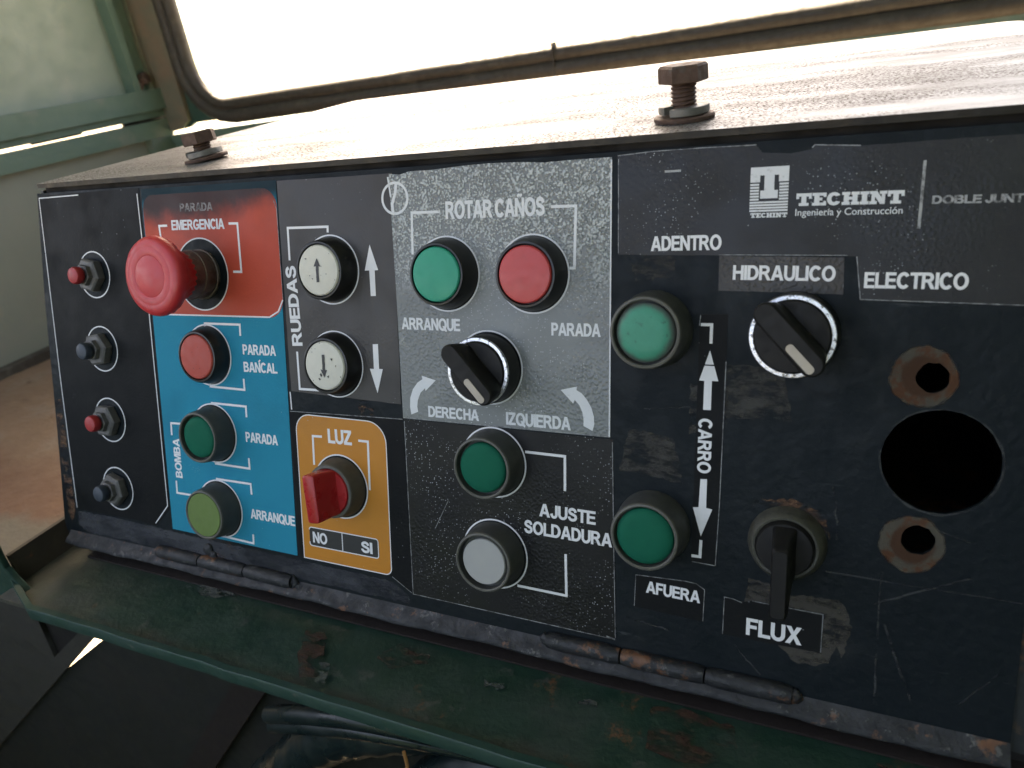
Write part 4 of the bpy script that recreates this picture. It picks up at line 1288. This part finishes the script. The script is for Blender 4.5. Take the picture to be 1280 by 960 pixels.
button(364.6, 143.0, 'wide', (lens_w, GREENDK), GREYCOL, 'wide push button with a clean dark green lens', 0.0)

# --- small buttons on hexagonal nuts
for (u_, v_), mt, lab in zip(MINI, (MINIRED, BLUECAP, MINIRED, BLUECAP), ('small red button on a hexagonal nut, uppermost', 'small slate blue button on a hexagonal nut, upper one', 'small red button on a hexagonal nut, lower one', 'small slate blue button on a hexagonal nut, lowest')):
    M = at(u_ - 0.6, v_, 0.0, random.uniform(-20, 20))
    bm = bmesh.new()
    add_lathe(bm, [(0.0095, 0), (0.0098, 0.0006), (0.0096, 0.0042), (0.0086, 0.0050), (0.0062, 0.0051), (0.0060, 0.0075), (0.0052, 0.0078), (0, 0.0078)], 6)
    b = link('small_button', finish(bm, 'nut', None, 0.0003), NUT, box, M)
    b['label'] = lab
    link('stem', lathe([(4.9, 4.0), (4.9, 7.9), (4.2, 8.2), (4.1, 9.0), (0, 9.0)], 32), BLACKPL, b, M)
    link('button_cap', lathe([(3.6, 7.8), (4.5, 8.6), (4.75, 9.6), (4.7, 11.8), (4.2, 12.7), (3.0, 13.1), (0, 13.3)], 36), mt, b, M)

# --- emergency stop
M = at(125.5, 43.3, 0.0)
es = link('emergency_stop', lathe([(12.8, 0), (12.8, 1.2), (12.2, 1.6), (12.2, 7.0), (12.5, 7.3), (12.5, 8.2), (12.1, 8.5), (11.6, 17), (0, 17)], 56), NECK, box, M)
es['label'] = 'large red mushroom emergency stop on a stained metal neck'
bm = bmesh.new()
prof = [(10.8, 12.6), (11.5, 12.9), (12.0, 15.0), (13.4, 18.2), (15.4, 21.2), (17.6, 23.8), (18.9, 25.6), (19.35, 27.3), (19.1, 29.0), (18.2, 30.4), (16.7, 31.2), (14.4, 31.5), (14.0, 31.38), (13.6, 31.5), (10.4, 31.6), (10.0, 31.42), (9.6, 31.6), (0, 31.75)]
add_lathe(bm, [(r * MM, z * MM) for r, z in prof], 96, lambda k, z: (0.00022 if (k // 2) % 2 else -0.00022) if 0.014 < z < 0.0258 else 0.0)
link('mushroom_head', finish(bm, 'mushroom_head', 40), REDMUSH, es, M)

# --- black selector knobs
bm = bmesh.new()
HL, HWb, HWt = 15.0, 5.6, 3.9
n_ = 10


def slot(hw, L):
    p = []
    for sgn, base in ((1, -90), (-1, 90)):
        for k in range(n_ + 1):
            a = R(base + 180 * k / n_)
            p.append((sgn * (L - hw) + hw * math.cos(a), hw * math.sin(a)))
    return p


rings = []
for hw, L, z in ((5.9, 13.4, 9.0), (5.2, 14.4, 13.0), (4.4, 15.2, 19.0), (4.0, 15.1, 20.0), (3.4, 14.5, 20.5)):
    rings.append([bm.verts.new((x * MM, y * MM, z * MM)) for x, y in slot(hw, L)])
for A, Bq in zip(rings, rings[1:]):
    for k in range(len(A)):
        bm.faces.new((A[k], A[(k + 1) % len(A)], Bq[(k + 1) % len(A)], Bq[k]))
bm.faces.new(rings[-1])
bm.faces.new(rings[0][::-1])
handle_me = finish(bm, 'handle', 35)
for (u_, v_, ang, lab) in ((291.7, 82.9, -47, 'black selector knob with a chrome ring on grey vinyl'), (414.6, 63.8, -47, 'black selector knob with a chrome ring on bare dark panel')):
    M = at(u_, v_, 0.1, ang)
    b = link('selector_knob', lathe([(15.0, 0), (14.9, 0.8), (14.6, 9.4), (14.3, 9.8), (0, 9.8)]), BLACKPL, box, M)
    b['label'] = lab
    link('chrome_ring', lathe([(14.35, 9.2), (14.4, 10.2), (14.1, 10.7), (12.9, 10.8), (12.6, 10.3), (12.6, 9.2)]), CHROME, b, M)
    link('dial', lathe([(12.55, 9.2), (12.5, 10.9), (12.1, 11.4), (6, 11.9), (0, 12)]), KNOBPL, b, M)
    hd = link('handle', handle_me.copy(), KNOBPL, b, M)
    link('pointer', sheet([rrect(1.2, 0.0, 13.2, 2.9, [1.3] * 4, 5)], 20.3, 20.75), POINTER, b, M)

# --- red illuminated selector
M = at(208.3, 146.3, 0.2, 0)
b = link('light_switch', lathe([(14.9, 0), (14.8, 0.8), (13.4, 8.4), (13.0, 9.0), (11.7, 9.1), (11.3, 8.6), (11.2, 6), (0, 6)]), [BROWNCOL, RIM], box, M)
for p in b.data.polygons:
    p.material_index = 1 if p.center.z > 8.3 * MM and p.normal.z > 0.15 else 0
b['label'] = 'light switch with a red translucent handle on orange vinyl'
link('red_dial', lathe([(11.1, 6.0), (11.1, 8.4), (10.6, 9.2), (0, 9.6)]), REDLENS, b, M)
bm = bmesh.new()
rings = []
for hw, L, z in ((5.6, 10.9, 8.6), (4.4, 11.2, 12.0), (3.6, 11.5, 21.0), (3.3, 11.4, 22.0), (2.6, 10.9, 22.5)):
    rings.append([bm.verts.new((x * MM, y * MM, z * MM)) for x, y in rrect(-hw, -L, hw, L, [min(1.4, hw * 0.6)] * 4, 4)])
for A, Bq in zip(rings, rings[1:]):
    for k in range(len(A)):
        bm.faces.new((A[k], A[(k + 1) % len(A)], Bq[(k + 1) % len(A)], Bq[k]))
bm.faces.new(rings[-1])
bm.faces.new(rings[0][::-1])
link('handle', finish(bm, 'handle', 35), REDLENS, b, M @ Matrix.Rotation(R(6), 4, 'Z'))

# --- worn lever selector
M = at(415.3, 141.5, 0.0, 0)
b = link('lever_selector', lathe([(14.0, 0), (13.9, 1.0), (13.2, 2.2), (12.6, 5.2), (11.4, 6.4), (10.6, 6.2), (10.4, 4.5), (0, 4.5)]), OLDRING, box, M)
b['label'] = 'worn ringed selector with a black lever pointing down'
link('dial', lathe([(10.3, 4.5), (10.2, 7.0), (9.6, 8.2), (0, 9.0)]), KNOBPL, b, M)
bm = bmesh.new()
rings = []
for hw, y0, y1, z in ((4.4, -9.5, 9.0, 7.5), (3.5, -13, 7.5, 11.5), (3.1, -21.5, 5.5, 15.0), (2.9, -22.0, 4.5, 19.0), (2.3, -21.2, 3.5, 20.0)):
    rings.append([bm.verts.new((x * MM, y * MM, z * MM)) for x, y in rrect(-hw, y0, hw, y1, [1.2] * 4, 4)])
for A, Bq in zip(rings, rings[1:]):
    for k in range(len(A)):
        bm.faces.new((A[k], A[(k + 1) % len(A)], Bq[(k + 1) % len(A)], Bq[k]))
bm.faces.new(rings[-1])
bm.faces.new(rings[0][::-1])
link('lever', finish(bm, 'lever', 35), KNOBPL, b, M)


# ---------------------------------------------------------------- lid bolts
def bolt(x, y, lean, rot, gap, label):
    M = Matrix.Translation((x, y, 0.0082)) @ Matrix.Rotation(R(lean), 4, 'Y') @ Matrix.Rotation(R(rot), 4, 'Z') @ Matrix.Scale(0.86, 4)
    bm = bmesh.new()
    zh = 6.2 + gap
    add_lathe(bm, [(0, zh * MM), (0.0104, zh * MM), (0.0109, (zh + .5) * MM), (0.0109, (zh + 6.4) * MM), (0.0100, (zh + 7.4) * MM), (0, (zh + 7.5) * MM)], 6)
    bmesh.ops.bevel(bm, geom=[e for e in bm.edges if e.calc_face_angle(0) > R(25)], offset=0.0005, segments=2, affect='EDGES')
    b = link('bolt', finish(bm, 'bolt_head', 30), RUSTBOLT, box, M)
    b['label'] = label
    bm = bmesh.new()      # threaded shank
    nseg, pitch = 24, 1.75
    prev = None
    turns = (zh + 1.0) / pitch
    steps = int(turns * nseg)
    for i in range(steps + 1):
        a = 2 * math.pi * i / nseg
        z = pitch * i / nseg
        row = [bm.verts.new((r * MM * math.cos(a), r * MM * math.sin(a), (z + dz) * MM)) for r, dz in ((4.9, 0), (5.7, 0.7), (5.7, 1.05), (4.9, 1.75))]
        if prev:
            for k in range(3):
                bm.faces.new((prev[k], row[k], row[k + 1], prev[k + 1]))
        prev = row
    add_lathe(bm, [(0, 0.0001), (0.00488, 0.0001), (0.00488, (zh + 0.2) * MM), (0, (zh + 0.2) * MM)], 24)
    link('threaded_shank', finish(bm, 'shank', 30), RUSTBOLT, b, M)
    bm = bmesh.new()
    add_lathe(bm, [(0.0062, 0.0002), (0.0133, 0.0002), (0.0136, 0.0008), (0.0136, 0.0019), (0.0131, 0.0024), (0.0062, 0.0024)], 40)
    link('flat_washer', finish(bm, 'flat_washer', 40), RUSTBOLT, b, M)
    bm = bmesh.new()      # split spring washer
    prof = [(6.0, 0), (11.0, 0), (11.3, 0.4), (11.3, 3.0), (11.0, 3.4), (6.0, 3.4)]
    prev = None
    for i in range(37):
        a = R(8 + 344 * i / 36)
        dz = 2.6 + 1.0 * i / 36
        row = [bm.verts.new((r * MM * math.cos(a), r * MM * math.sin(a), (z + dz) * MM)) for r, z in prof]
        if prev:
            for k in range(6):
                bm.faces.new((prev[k], row[k], row[(k + 1) % 6], prev[(k + 1) % 6]))
        else:
            bm.faces.new(row)
        prev = row
    bm.faces.new(prev[::-1])
    link('spring_washer', finish(bm, 'spring_washer', 35), WASHER, b, M @ Matrix.Rotation(R(-rot - 118), 4, 'Z'))


bolt(0.3675, 0.027, 1.0, 18, 10.0, 'tall rusty hexagon bolt over a split washer, nearest the right end of the lid')
bolt(0.1030, 0.034, -5.0, 6, 4.2, 'short rusty hexagon bolt over a split washer, near the left end of the lid')
